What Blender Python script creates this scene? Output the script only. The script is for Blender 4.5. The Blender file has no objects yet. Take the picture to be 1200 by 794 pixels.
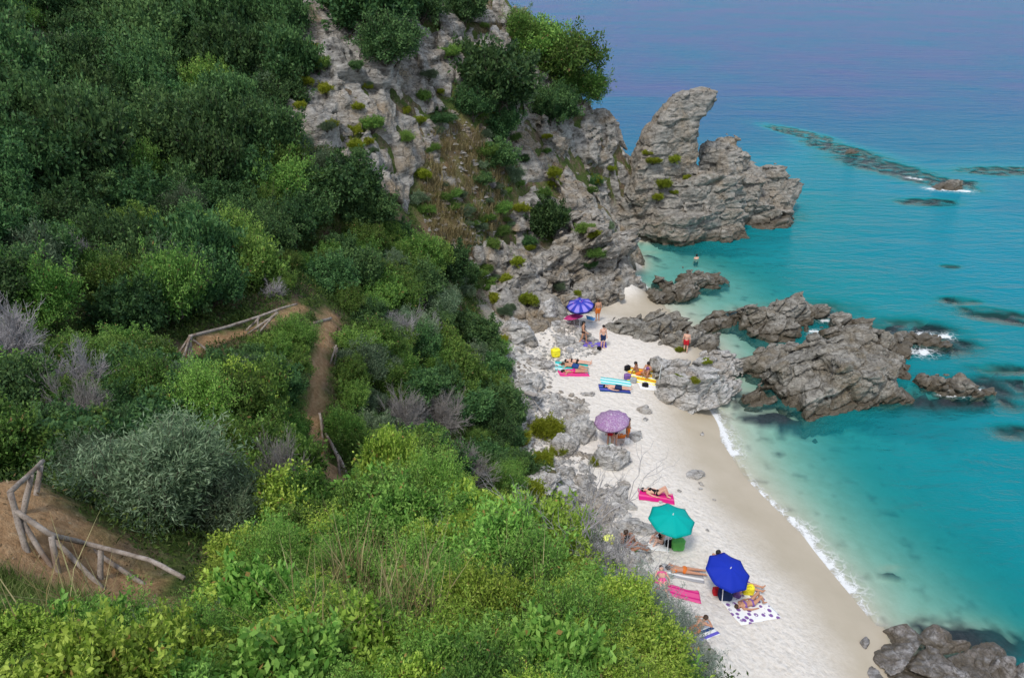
import bpy, bmesh, math, random
import numpy as np
import openvdb
from mathutils import Vector, Matrix, Euler

random.seed(7)
rng = np.random.default_rng(11)
R = math.radians
scene = bpy.context.scene
col = scene.collection

# ------------------------------------------------------------------ camera, sky, sun, exposure
CAM_Z, PITCH, FPX = 25.0, R(27.0), 900.0          # metres above the sea, tilt down, focal length in photo pixels
cam_d = bpy.data.cameras.new("camera")
cam = bpy.data.objects.new("camera", cam_d)
col.objects.link(cam)
cam_d.sensor_width = 36.0
cam_d.lens = 36.0 * FPX / 1200.0
cam_d.clip_start, cam_d.clip_end = 0.1, 40000.0
cam.location = (0, 0, CAM_Z)
cam.rotation_euler = (R(90) - PITCH, 0, 0)
scene.camera = cam

SUN_EL, SUN_AZ = R(56), R(205)                    # azimuth the light comes from, clockwise from +Y
world = bpy.data.worlds.new("World")
scene.world = world
world.use_nodes = True
wn, wl = world.node_tree.nodes, world.node_tree.links
bg = wn["Background"]
sky = wn.new("ShaderNodeTexSky")
sky.sky_type = 'NISHITA'
sky.sun_disc = False
sky.sun_elevation, sky.sun_rotation = SUN_EL, SUN_AZ
sky.air_density, sky.dust_density, sky.ozone_density = 1.0, 1.2, 1.0
hs = wn.new("ShaderNodeHueSaturation")
hs.inputs["Saturation"].default_value = 0.6
wl.new(sky.outputs[0], hs.inputs["Color"])
wl.new(hs.outputs[0], bg.inputs["Color"])
bg.inputs["Strength"].default_value = 0.15
sun_d = bpy.data.lights.new("sun", 'SUN')
sun_d.energy, sun_d.angle, sun_d.color = 1.5, R(10), (1.0, 0.95, 0.88)
sun = bpy.data.objects.new("sun", sun_d)
col.objects.link(sun)
sdir = Vector((math.sin(SUN_AZ) * math.cos(SUN_EL), math.cos(SUN_AZ) * math.cos(SUN_EL), math.sin(SUN_EL)))
sun.rotation_euler = sdir.to_track_quat('Z', 'Y').to_euler()
sun.location = sdir * 200
vs = scene.view_settings
vs.view_transform, vs.look, vs.gamma, vs.use_curve_mapping = 'Standard', 'None', 1.0, False
vs.exposure = 0.68
scene.cycles.max_bounces = 6
scene.cycles.transparent_max_bounces = 8
scene.cycles.use_denoising = True

# ------------------------------------------------------------------ photo <-> world
CP, SP = math.cos(PITCH), math.sin(PITCH)

def G(px, py, zc):
    """world point seen at photo pixel (px, py) at depth zc"""
    t = (py - 397.0) / FPX
    return np.array([(px - 600.0) / FPX * zc, zc * (CP - t * SP), CAM_Z - zc * (SP + t * CP)])

def W(px, py, z=0.0):
    """world point at photo pixel (px, py) on the level z"""
    t = (py - 397.0) / FPX
    return G(px, py, (CAM_Z - z) / (SP + t * CP))

def proj(x, y, z):
    dz = CAM_Z - z
    zc = y * CP + dz * SP
    zc = np.where(np.abs(zc) < .05, .05, zc)
    yy = dz * CP - y * SP
    return 600 + FPX * x / zc, 397 + FPX * yy / zc, zc

def inpoly(px, py, poly):
    px, py = np.asarray(px, float), np.asarray(py, float)
    r = np.zeros(px.shape, bool)
    n = len(poly)
    for i in range(n):
        x0, y0 = poly[i]; x1, y1 = poly[(i + 1) % n]
        if y0 == y1: continue
        c = ((y0 > py) != (y1 > py)) & (px < (x1 - x0) * (py - y0) / (y1 - y0) + x0)
        r ^= c
    return r

# ------------------------------------------------------------------ noise (vectorised)
_perm = np.random.default_rng(3).permutation(256)
_perm = np.concatenate([_perm, _perm, _perm]).astype(np.int64)
_g3 = np.random.default_rng(4).normal(size=(256, 3)); _g3 /= np.linalg.norm(_g3, axis=1)[:, None]
_r3 = np.random.default_rng(5).random((256, 4)).astype(np.float32)

def hash3(i, j, k):
    return _perm[_perm[_perm[i & 255] + (j & 255)] + (k & 255)]

def noise3(p):
    p = np.asarray(p, float)
    i = np.floor(p).astype(np.int64); f = p - i
    u = f * f * f * (f * (f * 6 - 15) + 10)
    out = 0
    for dx in (0, 1):
        wx = u[:, 0] if dx else 1 - u[:, 0]
        for dy in (0, 1):
            wy = u[:, 1] if dy else 1 - u[:, 1]
            for dz in (0, 1):
                wz = u[:, 2] if dz else 1 - u[:, 2]
                g = _g3[hash3(i[:, 0] + dx, i[:, 1] + dy, i[:, 2] + dz)]
                d = g[:, 0] * (f[:, 0] - dx) + g[:, 1] * (f[:, 1] - dy) + g[:, 2] * (f[:, 2] - dz)
                out = out + wx * wy * wz * d
    return out * 1.5

def fbm(p, oct=4, gain=.5):
    a, s, o = 1.0, 1.0, 0
    for k in range(oct):
        o = o + a * noise3(p * s + 17.3 * k); a *= gain; s *= 2.03
    return o

def worley(p):
    """gap between the two nearest cells, a random number of the nearest cell and a random tilt across it"""
    p = np.asarray(p, np.float32)
    i = np.floor(p).astype(np.int64); f = p - i
    n = len(p); d1 = np.full(n, 9., np.float32); d2 = d1.copy(); rid = np.zeros(n, np.float32); tl = np.zeros(n, np.float32)
    for dx in (-1, 0, 1):
        for dy in (-1, 0, 1):
            for dz in (-1, 0, 1):
                h = hash3(i[:, 0] + dx, i[:, 1] + dy, i[:, 2] + dz)
                q = _r3[h, :3] + np.array([dx, dy, dz], np.float32) - f
                d = (q * q).sum(1)
                near = d < d1
                d2 = np.where(near, d1, np.minimum(d2, d))
                rid[near] = _r3[h[near], 3]
                tl[near] = (q[near] * _g3[h[near]]).sum(1)
                d1 = np.where(near, d, d1)
    return np.sqrt(d2) - np.sqrt(d1), rid, tl

# ------------------------------------------------------------------ object helpers
def tag(o, label=None, cat=None, group=None, kind=None):
    if label: o["label"] = label
    if cat: o["category"] = cat
    if group: o["group"] = group
    if kind: o["kind"] = kind
    return o

def empty(name, loc=(0, 0, 0), rz=0.0):
    o = bpy.data.objects.new(name, None)
    o.empty_display_size = .3
    o.location = loc; o.rotation_euler = (0, 0, rz)
    col.objects.link(o)
    return o

def mesh_data(name, verts, faces, mat=None, smooth=True, attrs=None):
    """faces: list of arrays of equal-length rows (tris and/or quads) or a list of tuples"""
    me = bpy.data.meshes.new(name)
    verts = np.asarray(verts, np.float32)
    if isinstance(faces, np.ndarray): faces = [faces]
    if faces and not isinstance(faces[0], np.ndarray):
        me.from_pydata([tuple(v) for v in verts], [], [tuple(f) for f in faces])
    else:
        faces = [f for f in faces if len(f)]
        loops = np.concatenate([f.ravel() for f in faces]).astype(np.int32)
        sizes = np.concatenate([np.full(len(f), f.shape[1]) for f in faces]).astype(np.int32)
        starts = np.concatenate([[0], np.cumsum(sizes)[:-1]]).astype(np.int32)
        me.vertices.add(len(verts)); me.vertices.foreach_set("co", verts.ravel())
        me.loops.add(len(loops)); me.loops.foreach_set("vertex_index", loops)
        me.polygons.add(len(sizes)); me.polygons.foreach_set("loop_start", starts)
        me.polygons.foreach_set("loop_total", sizes)
    me.update(calc_edges=True)
    if attrs:
        for k, v in attrs.items():
            v = np.asarray(v, np.float32)
            a = me.attributes.new(k, 'FLOAT', 'POINT'); a.data.foreach_set("value", v.ravel())
    me.polygons.foreach_set("use_smooth", np.full(len(me.polygons), smooth))
    if mat: me.materials.append(mat)
    me.validate()
    return me

def obj(name, me, parent=None, loc=None, rot=None):
    o = bpy.data.objects.new(name, me)
    col.objects.link(o)
    if parent: o.parent = parent
    if loc is not None: o.location = loc
    if rot is not None: o.rotation_euler = rot
    return o

def copy_tree(o, parent=None):
    c = o.copy(); col.objects.link(c)
    if parent: c.parent = parent
    for ch in list(o.children): copy_tree(ch, c)
    return c

def sdf_mesh(f, lo, hi, vox, detail=None, band=1.2, adapt=0.0):
    """polygonise f(points) < 0 inside the box lo..hi; detail(points) is added near the surface"""
    lo, hi = np.array(lo, float), np.array(hi, float)
    n = np.ceil((hi - lo) / vox).astype(int) + 1
    ax = [lo[k] + vox * np.arange(n[k]) for k in range(3)]
    X, Y, Z = np.meshgrid(*ax, indexing='ij')
    P = np.stack([X.ravel(), Y.ravel(), Z.ravel()], 1)
    v = f(P)
    if detail is not None:
        m = np.abs(v) < band
        v[m] += detail(P[m])
    lim = 3 * vox
    v = np.clip(v, -lim, lim).astype(np.float32)
    g = openvdb.FloatGrid(lim)
    g.copyFromArray(v.reshape(n))
    pts, tris, quads = g.convertToPolygons(0.0, adapt)
    pts = np.asarray(pts, float) * vox + lo
    fs = []
    if len(tris): fs.append(np.asarray(tris)[:, ::-1].astype(np.int64))
    if len(quads): fs.append(np.asarray(quads)[:, ::-1].astype(np.int64))
    return pts, fs

# ------------------------------------------------------------------ node helpers
class NT:
    def __init__(s, name):
        s.m = bpy.data.materials.new(name); s.m.use_nodes = True
        s.n, s.l = s.m.node_tree.nodes, s.m.node_tree.links
        s.p = s.n["Principled BSDF"]; s.out = s.n["Material Output"]
    def new(s, t, **kw):
        nd = s.n.new(t)
        for k, v in kw.items(): setattr(nd, k, v)
        return nd
    def put(s, sock, v):
        if isinstance(v, bpy.types.NodeSocket): s.l.new(v, sock)
        elif isinstance(v, (tuple, list)) and len(v) == 3 and sock.type == 'RGBA': sock.default_value = (*v, 1)
        else: sock.default_value = v
    def attr(s, name): return s.new("ShaderNodeAttribute", attribute_name=name).outputs["Fac"]
    def coord(s, kind="Object", scale=None, rot=None):
        o = s.new("ShaderNodeTexCoord").outputs[kind]
        if kind == "World": o = s.new("ShaderNodeNewGeometry").outputs["Position"]
        if scale is not None or rot is not None:
            mp = s.new("ShaderNodeMapping"); s.l.new(o, mp.inputs[0])
            if scale is not None: mp.inputs["Scale"].default_value = scale
            if rot is not None: mp.inputs["Rotation"].default_value = rot
            o = mp.outputs[0]
        return o
    def pos(s, scale=None, rot=None):
        o = s.new("ShaderNodeNewGeometry").outputs["Position"]
        if scale is not None or rot is not None:
            mp = s.new("ShaderNodeMapping"); s.l.new(o, mp.inputs[0])
            if scale is not None: mp.inputs["Scale"].default_value = scale
            if rot is not None: mp.inputs["Rotation"].default_value = rot
            o = mp.outputs[0]
        return o
    def noise(s, vec, scale, detail=4, rough=.55, dist=0.0):
        t = s.new("ShaderNodeTexNoise"); s.l.new(vec, t.inputs["Vector"])
        t.inputs["Scale"].default_value = scale; t.inputs["Detail"].default_value = detail
        t.inputs["Roughness"].default_value = rough; t.inputs["Distortion"].default_value = dist
        return t.outputs["Fac"]
    def voro(s, vec, scale, feature='F1', out="Distance"):
        t = s.new("ShaderNodeTexVoronoi", feature=feature); s.l.new(vec, t.inputs["Vector"])
        t.inputs["Scale"].default_value = scale
        return t.outputs[out]
    def ramp(s, fac, stops):
        r = s.new("ShaderNodeValToRGB"); s.put(r.inputs[0], fac)
        e = r.color_ramp.elements
        while len(e) < len(stops): e.new(.5)
        for k, (p, c) in enumerate(stops):
            e[k].position = p; e[k].color = (*c, 1) if len(c) == 3 else c
        return r.outputs[0]
    def rng(s, v, a, b, c=0.0, d=1.0, interp='LINEAR'):
        m = s.new("ShaderNodeMapRange", interpolation_type=interp); s.put(m.inputs[0], v)
        for k, x in zip((1, 2, 3, 4), (a, b, c, d)): m.inputs[k].default_value = x
        return m.outputs[0]
    def math(s, op, a, b=0.0, clamp=False):
        m = s.new("ShaderNodeMath", operation=op, use_clamp=clamp); s.put(m.inputs[0], a); s.put(m.inputs[1], b)
        return m.outputs[0]
    def mix(s, fac, a, b, blend='MIX'):
        m = s.new("ShaderNodeMix", data_type='RGBA', blend_type=blend)
        s.put(m.inputs[0], fac); s.put(m.inputs[6], a); s.put(m.inputs[7], b)
        return m.outputs[2]
    def sep(s, vec):
        m = s.new("ShaderNodeSeparateXYZ"); s.l.new(vec, m.inputs[0]); return m.outputs
    def bump(s, h, strength=.5, dist=.1, normal=None):
        b = s.new("ShaderNodeBump"); s.put(b.inputs["Height"], h)
        b.inputs["Strength"].default_value = strength; b.inputs["Distance"].default_value = dist
        if normal is not None: s.l.new(normal, b.inputs["Normal"])
        return b.outputs[0]
    def fin(s, color=None, rough=None, normal=None, spec=None):
        if color is not None: s.put(s.p.inputs["Base Color"], color)
        if rough is not None: s.put(s.p.inputs["Roughness"], rough)
        if normal is not None: s.l.new(normal, s.p.inputs["Normal"])
        if spec is not None: s.p.inputs["Specular IOR Level"].default_value = spec
        return s.m

def plain(name, c, rough=.6, spec=.3, var=.0, sheen=0):
    t = NT(name)
    if var:
        nz = t.noise(t.coord(), 9.0, 3)
        c2 = tuple(max(0, x * (1 - var)) for x in c); c1 = tuple(min(1, x * (1 + var)) for x in c)
        return t.fin(t.ramp(nz, [(.3, c2), (.7, c1)]), rough, spec=spec)
    return t.fin(c, rough, spec=spec)
# ------------------------------------------------------------------ the lie of the land: heights from surveyed points
LAND = [G(*a) for a in [
    # headland ridge and face
    (590, 0, 69), (600, 20, 70), (650, 78, 70), (692, 130, 71), (722, 172, 72), (738, 205, 73), (723, 276, 74),
    (650, 200, 66), (650, 130, 69), (690, 200, 70.5), (600, 200, 62), (570, 180, 58), (560, 100, 60), (520, 50, 60), (540, 0, 66),
    (450, 30, 56), (450, 150, 51), (400, 100, 50), (400, 200, 45), (350, 60, 53), (350, 150, 47), (480, 230, 52),
    (540, 260, 54), (550, 330, 54), (600, 330, 58), (600, 280, 60), (640, 245, 63), (700, 290, 63), (735, 328, 61.5), (712, 250, 65),
    (670, 345, 60.5), (420, 0, 58),
    # back slope under the dark scrub
    (100, 300, 33), (200, 200, 42), (50, 100, 45), (100, 0, 54), (300, 100, 50), (300, 250, 42), (350, 330, 36), (200, 330, 33),
    (0, 200, 34), (20, 330, 27), (420, 260, 45), (250, 0, 58), (0, 0, 52), (350, 0, 60),
    # gully, trail and middle scrub
    (215, 420, 27), (315, 385, 30), (150, 420, 25), (378, 372, 33.5), (378, 430, 31), (365, 480, 29), (385, 540, 27.5), (405, 580, 26.5),
    (100, 450, 20), (250, 500, 19), (300, 600, 15), (330, 470, 24), (330, 560, 19),
    (450, 400, 38), (450, 480, 33), (520, 400, 43), (520, 500, 35), (480, 340, 44), (560, 560, 33), (500, 580, 30), (560, 440, 43),
    # foreground spur
    (450, 600, 15.6), (530, 610, 15), (600, 640, 14), (700, 700, 12), (800, 785, 10.5), (300, 700, 11), (450, 720, 10), (600, 760, 9),
    (200, 740, 9), (120, 700, 9.6), (30, 650, 10), (40, 690, 9.4), (60, 680, 9.7), (30, 590, 11.5), (45, 570, 12.5), (100, 620, 11.2), (160, 620, 12), (0, 780, 7),
    (400, 840, 7.2), (650, 840, 7.5),
]]
LAND += [np.array(p, float) for p in [
    (0, 0, 22.6), (-3, 2, 21), (-8, 0, 22.5), (-8, 3, 20.6), (-10, -4, 25), (0, -4, 25), (6, 2, 16), (6, -4, 20), (12, 4, 8), (20, 0, 6), (20, 10, 0.2),
    (4, 11.5, 9.5), (6, 14.5, 5.5), (2.2, 14.5, 10), (0.5, 18, 9.2), (2, 22, 6), (-1.5, 22, 9), (5, 20, 3.6), (2, 28, 3.6), (9, 12, 3.6), (11, 15, 1.9), (13, 8, 6),
    (-14, 8, 18.5), (-15, 14, 17), (-18, 20, 17.2), (-20, 5, 22), (-30, 12, 25), (-26, 22, 21), (-26, 32, 19), (-34, 40, 23.5), (-50, 0, 34),
    (-50, 30, 32), (-50, 60, 34), (-45, 85, 32), (-30, 70, 26.5), (-18, 78, 25), (-8, 82, 20), (-3, 84, 12), (2, 84, 4), (-8, 100, 2),
    (-20, 95, 14), (-35, 105, 20), (10, 80, -1.5), (5, 90, -4), (14, 76, 0.5), (-2, 76, 18), (4, 77, 10), (-30, 60, 23.2), (-15, 70, 23), (-60, 110, 30), (0, 110, -8),
]]
BEACH = [W(*a) for a in [
    # foot of the slope and the boulder strip
    (600, 392, 2.0), (622, 420, 1.8), (600, 452, 2.3), (602, 500, 2.5), (625, 560, 2.3), (668, 600, 2.1), (725, 640, 2.0), (785, 700, 2.0), (845, 775, 2.0), (870, 830, 2.0),
    (640, 375, 1.9), (670, 372, 1.6),
    # dry sand
    (690, 400, 1.25), (650, 440, 1.6), (700, 450, 1.3), (660, 480, 1.7), (740, 500, 1.15), (700, 530, 1.5), (760, 560, 1.2), (780, 600, 1.2), (830, 640, 1.15), (800, 680, 1.5), (870, 690, 1.2),
    (900, 740, 1.2), (940, 794, 1.2), (960, 840, 1.2), (730, 360, .55), (720, 380, .9), (765, 430, .95), (800, 405, .7),
    # wet sand
    (800, 490, .5), (815, 540, .5), (850, 590, .5), (900, 640, .5), (950, 700, .5), (1000, 775, .5), (1020, 840, .5),
    # waterline
    (832, 478, 0), (845, 515, 0), (868, 553, 0), (905, 592, 0), (940, 627, 0), (966, 660, 0), (995, 695, 0), (1030, 738, 0), (1060, 790, 0), (1090, 850, 0),
    (818, 440, .3), (850, 455, -.1), (822, 395, .05), (830, 420, .25), (770, 352, .02), (745, 335, .12), (735, 322, .0),
    # sea floor
    (850, 405, -.3), (870, 450, -.35), (790, 345, -.3), (760, 310, -.35), (860, 340, -.9), (735, 288, -.5), (800, 290, -1.1), (820, 315, -.8),
    (870, 510, -.2), (900, 545, -.3), (940, 590, -.35), (980, 635, -.4), (1010, 675, -.35), (1060, 735, -.4), (1110, 790, -.5),
    (920, 520, -.7), (980, 570, -.95), (1030, 620, -1.05), (1080, 680, -.95), (1140, 735, -.9),
    (970, 510, -1.3), (1050, 560, -1.9), (1120, 640, -1.9), (1200, 720, -1.8), (1200, 600, -2.9), (1100, 510, -2.3), (1200, 480, -3.2),
    (900, 330, -1.8), (1000, 350, -2.6), (1100, 330, -3.6), (1250, 320, -5), (900, 280, -2.2), (960, 210, -3.0), (850, 245, -1.8), (760, 265, -.8), (1050, 250, -3.9), (1250, 180, -7),
    (900, 130, -5), (760, 130, -3.5), (1050, 120, -7), (1350, 400, -5), (1400, 700, -4.5), (1300, 850, -2),
]]
FAR = [np.array(p, float) for p in [(60, 140, -13), (120, 140, -14), (140, 60, -11), (90, 20, -8), (60, -10, -6), (30, 150, -13), (-10, 140, -11), (140, 0, -10), (40, -10, -1)]]
CTRL = np.array(LAND + BEACH + FAR)

def _rbf():
    X = CTRL[:, :2] / 50.0; n = len(X)
    d = np.sqrt(((X[:, None] - X[None]) ** 2).sum(2) + 1e-5)
    A = np.zeros((n + 3, n + 3)); A[:n, :n] = d + np.eye(n) * .004
    A[:n, n:] = np.c_[np.ones(n), X]; A[n:, :n] = A[:n, n:].T
    b = np.r_[CTRL[:, 2], 0, 0, 0]
    return np.linalg.solve(A, b)
_w = _rbf()

def height_exact(x, y):
    x = np.asarray(x, float).ravel(); y = np.asarray(y, float).ravel()
    out = np.empty(len(x)); C = CTRL[:, :2] / 50.0
    for s in range(0, len(x), 20000):
        q = np.c_[x[s:s + 20000], y[s:s + 20000]] / 50.0
        d = np.sqrt(((q[:, None] - C[None]) ** 2).sum(2) + 1e-5)
        out[s:s + 20000] = d @ _w[:-3] + _w[-3] + q @ _w[-2:]
    return out

# submerged reefs: (photo x, y, half length, half width, rise above the floor, turn in degrees)
REEFS = [(935, 162, 8, 2.6, 3.0, -62), (985, 182, 8, 3.2, 3.6, -64), (1035, 203, 8, 3.6, 3.2, -60), (1085, 218, 6, 3.0, 3.6, -50), (1110, 222, 4, 1.6, 3, 0), (1180, 208, 7, 2.5, 4.0, 0), (1085, 245, 3.5, 1.6, 2.6, 0),
         (1175, 382, 3.6, 1.5, 3.2, -20), (1120, 363, 1.6, .8, 2.2, 0), (1100, 480, 6.5, 1.5, 2.3, 0), (1170, 470, 3.5, 2.0, 2.6, 0), (1170, 445, 2.0, .8, 2.2, 0), (1090, 415, 3.2, 1.6, 2.4, 0),
         (885, 262, 4, 2.2, 1.5, 0), (840, 285, 5, 1.2, .7, 0), (765, 305, 1.0, .6, .4, 0), (915, 500, 2.8, 1.0, .7, 0), (880, 475, 2.0, .9, .5, 0), (1060, 398, 3.5, 2, 1.8, 0),
         (885, 375, 2.5, 1.5, .9, 0), (940, 375, 4, 2, 1.5, 0), (1000, 480, 4, 1.2, 1.1, 0), (1040, 680, 0.7, 0.25, .35, 0), (1110, 322, .9, .5, 1.6, 0), (1150, 762, 3.2, 1.2, .8, 0), (1190, 520, 1.6, .8, 1.5, 0), (1085, 755, 2, .7, .4, 0)]

def reef(x, y, z):
    rise = np.zeros_like(x)
    for px, py, a, b, r, deg in REEFS:
        c = W(px, py, -.8); ca, sa = math.cos(R(deg)), math.sin(R(deg))
        u = ((x - c[0]) * ca + (y - c[1]) * sa) / a; v = (-(x - c[0]) * sa + (y - c[1]) * ca) / b
        d = u * u + v * v
        g = np.exp(-d * 1.1)
        rise = np.maximum(rise, r * g if r < 1.5 else np.maximum(0, (-.42 - z)) * np.clip(g * 1.7, 0, 1))
    return rise

def axis(*segs):
    out = [np.array([segs[0][0]])]
    for a, b, s in segs:
        out.append(np.linspace(a, b, max(2, int(round((b - a) / s)) + 1))[1:])
    return np.concatenate(out)
GX = axis((-64, -30, 1.0), (-30, 40, .28), (40, 82, .5), (82, 140, 2.5))
GY = axis((-10, 0, .8), (0, 92, .28), (92, 136, .5), (136, 150, 2))
XX, YY = np.meshgrid(GX, GY, indexing='ij')
HZ = height_exact(XX, YY).reshape(XX.shape)
_p2 = np.c_[XX.ravel(), YY.ravel(), np.zeros(XX.size)]
_n = fbm(_p2 * .35, 4).reshape(XX.shape)
HZ += _n * np.clip((HZ - 1.9) / 3, 0, 1) * .45                          # lumps on the slope
HZ += noise3(_p2 * .5).reshape(XX.shape) * .04 * np.clip((HZ - .5), 0, 1)   # hollows trodden in the sand
_rf = reef(XX, YY, HZ)
_rn = fbm(_p2 * .9 + 40, 4).reshape(XX.shape)
REEFM = np.clip((_rf - .12 + _rn * .35) / .3, 0, 1) * (HZ < .1)
HZ = np.where(HZ < .3, HZ + np.maximum(0, _rf * (1 + .5 * _rn) - .1), HZ)
HZ = np.where((HZ > -.28) & (_rf > .2) & (REEFM > .01), np.minimum(HZ, -.28 + .1 * _rn), HZ)

def H(x, y):
    """height of the ground sheet"""
    x = np.atleast_1d(np.asarray(x, float)); y = np.atleast_1d(np.asarray(y, float))
    i = np.clip(np.searchsorted(GX, x) - 1, 0, len(GX) - 2); j = np.clip(np.searchsorted(GY, y) - 1, 0, len(GY) - 2)
    u = np.clip((x - GX[i]) / (GX[i + 1] - GX[i]), 0, 1); v = np.clip((y - GY[j]) / (GY[j + 1] - GY[j]), 0, 1)
    return (HZ[i, j] * (1 - u) * (1 - v) + HZ[i + 1, j] * u * (1 - v) + HZ[i, j + 1] * (1 - u) * v + HZ[i + 1, j + 1] * u * v)

def h1(x, y): return float(H(x, y)[0])

def hit(px, py, near=4.0, lift=0.0):
    """first point of the ground sheet (raised by lift) on the line of sight through a photo pixel"""
    zc = np.concatenate([np.arange(near, 100, .05)])
    t = (py - 397.0) / FPX
    x = (px - 600.0) / FPX * zc; y = zc * (CP - t * SP); z = CAM_Z - zc * (SP + t * CP)
    below = z < H(x, y) + lift
    k = int(np.argmax(below)) if below.any() else len(zc) - 1
    return np.array([x[k], y[k], float(H(x[k], y[k])[0])])

# where bare rock shows on the cliffs
PXX, PYY, PZC = proj(XX, YY, HZ)
CLIFF_POLY = [(338, -60), (420, -60), (560, -60), (585, -60), (605, 20), (650, 60), (700, 110), (728, 160), (760, 215), (760, 345), (690, 362), (640, 380), (595, 395), (562, 345), (560, 300),
              (590, 235), (560, 232), (500, 240), (450, 262), (415, 230), (395, 185), (345, 180), (318, 130), (338, 90)]
SOIL_POLY = [(515, 110), (560, 140), (590, 150), (612, 200), (598, 245), (560, 300), (545, 330), (490, 290), (480, 262), (510, 215), (522, 150)]
_wx = fbm(_p2 * .22 + 9, 3).reshape(XX.shape) * 22; _wy = fbm(_p2 * .22 + 70, 3).reshape(XX.shape) * 22
ROCKM = (inpoly(PXX + _wx, PYY + _wy, CLIFF_POLY) & (YY > 38) & (HZ > -.25)).astype(float)
SOILM = (inpoly(PXX + _wx, PYY + _wy, SOIL_POLY) & (YY > 38)).astype(float)
ROCKM *= 1 - SOILM * (fbm(_p2 * .55 + 90, 3).reshape(XX.shape) < .12)
ROCKM[(YY > 62) & (XX > -6) & (HZ < 20) & (XX < 16) & (HZ > -.25)] = 1
def blur(a, n):
    for _ in range(n):
        a = (a + np.roll(a, 1, 0) + np.roll(a, -1, 0)) / 3
        a = (a + np.roll(a, 1, 1) + np.roll(a, -1, 1)) / 3
    return a
ROCKM = blur(ROCKM, 4); SOILM = blur(SOILM, 3)

def lookup(A, x, y):
    i = np.clip(np.searchsorted(GX, x) - 1, 0, len(GX) - 2); j = np.clip(np.searchsorted(GY, y) - 1, 0, len(GY) - 2)
    u = np.clip((x - GX[i]) / (GX[i + 1] - GX[i]), 0, 1); v = np.clip((y - GY[j]) / (GY[j + 1] - GY[j]), 0, 1)
    return A[i, j] * (1 - u) * (1 - v) + A[i + 1, j] * u * (1 - v) + A[i, j + 1] * (1 - u) * v + A[i + 1, j + 1] * u * v

# ------------------------------------------------------------------ materials of the land
def rock_material(name, grey=(.30, .285, .26), dark=(.12, .108, .095), warm=(.36, .29, .21), wet=.55, scale=1.0, rot=(.5, .25, .3)):
    t = NT(name)
    P = t.pos(); Pr = t.pos(rot=rot, scale=(1, 1, 3.2))
    big = t.noise(P, .35 * scale, 5, .6, .6); mid = t.noise(Pr, 1.1 * scale, 8, .68, .4); fine = t.noise(P, 7 * scale, 6, .7)
    c = t.ramp(mid, [(.35, dark), (.45, tuple(.55 * a + .45 * b for a, b in zip(grey, dark))), (.54, grey), (.67, tuple(min(.6, x * 1.38) for x in grey))])
    c = t.mix(t.rng(big, .46, .66, 0, .85), c, t.ramp(fine, [(.3, tuple(x * .6 for x in warm)), (.7, warm)]))
    c = t.mix(t.math('MULTIPLY', t.rng(fine, .5, .8), .5), c, (.46, .45, .42))
    # hairline joints and black lichen
    wob = t.new("ShaderNodeMixRGB"); wob.blend_type = 'ADD'; wob.inputs[0].default_value = .9
    wn_ = t.new("ShaderNodeTexNoise"); t.l.new(Pr, wn_.inputs["Vector"]); wn_.inputs["Scale"].default_value = .9 * scale; wn_.inputs["Detail"].default_value = 5
    t.l.new(Pr, wob.inputs[1]); t.l.new(wn_.outputs["Color"], wob.inputs[2])
    joint = t.voro(wob.outputs[0], .75 * scale, 'DISTANCE_TO_EDGE')
    c = t.mix(t.math('MULTIPLY', t.rng(joint, .0, .035, .85, 0), t.rng(big, .38, .5)), c, (.05, .046, .04))
    lich = t.noise(t.pos(), 2.2 * scale, 6, .75)
    c = t.mix(t.rng(lich, .53, .64, 0, .7), c, (.075, .07, .06))
    pale = t.noise(t.pos(scale=(1, 1, .5)), 1.3 * scale, 7, .72)
    c = t.mix(t.rng(pale, .60, .70, 0, .6), c, tuple(min(.6, x * 1.7) for x in grey))
    # the band the sea keeps wet: dark brown algae
    z = t.sep(P)[2]
    zz = t.math('ADD', z, t.math('MULTIPLY', t.math('SUBTRACT', mid, .5), 1.4))
    w = t.rng(zz, wet * .35, wet * 1.9, 1, 0, 'SMOOTHSTEP')
    c = t.mix(t.math('MULTIPLY', w, .85), c, t.ramp(fine, [(.3, (.035, .028, .02)), (.7, (.10, .08, .05))]))
    hgt = t.math('ADD', t.math('MULTIPLY', mid, 1.2), t.math('ADD', t.math('MULTIPLY', fine, .45), t.rng(joint, 0, .09, 0, .35)))
    return t.fin(c, t.math('SUBTRACT', .85, t.math('MULTIPLY', w, .35)), t.bump(hgt, .5, .08), .25)

M_cliff = rock_material("cliff_rock", grey=(.27, .255, .228), dark=(.085, .077, .066), warm=(.25, .185, .11), wet=.5)
M_stack = rock_material("stack_rock", grey=(.235, .22, .192), dark=(.075, .072, .06), warm=(.245, .19, .125), wet=.75, rot=(.25, .35, .2))
M_searock = rock_material("sea_rock", grey=(.225, .213, .185), dark=(.062, .055, .043), warm=(.17, .135, .085), wet=.6, scale=1.5, rot=(.4, .7, .3))
M_boulder = rock_material("boulder_rock", grey=(.42, .41, .39), dark=(.17, .165, .155), warm=(.33, .28, .22), wet=.0, scale=1.8, rot=(.7, .3, .4))

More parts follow.
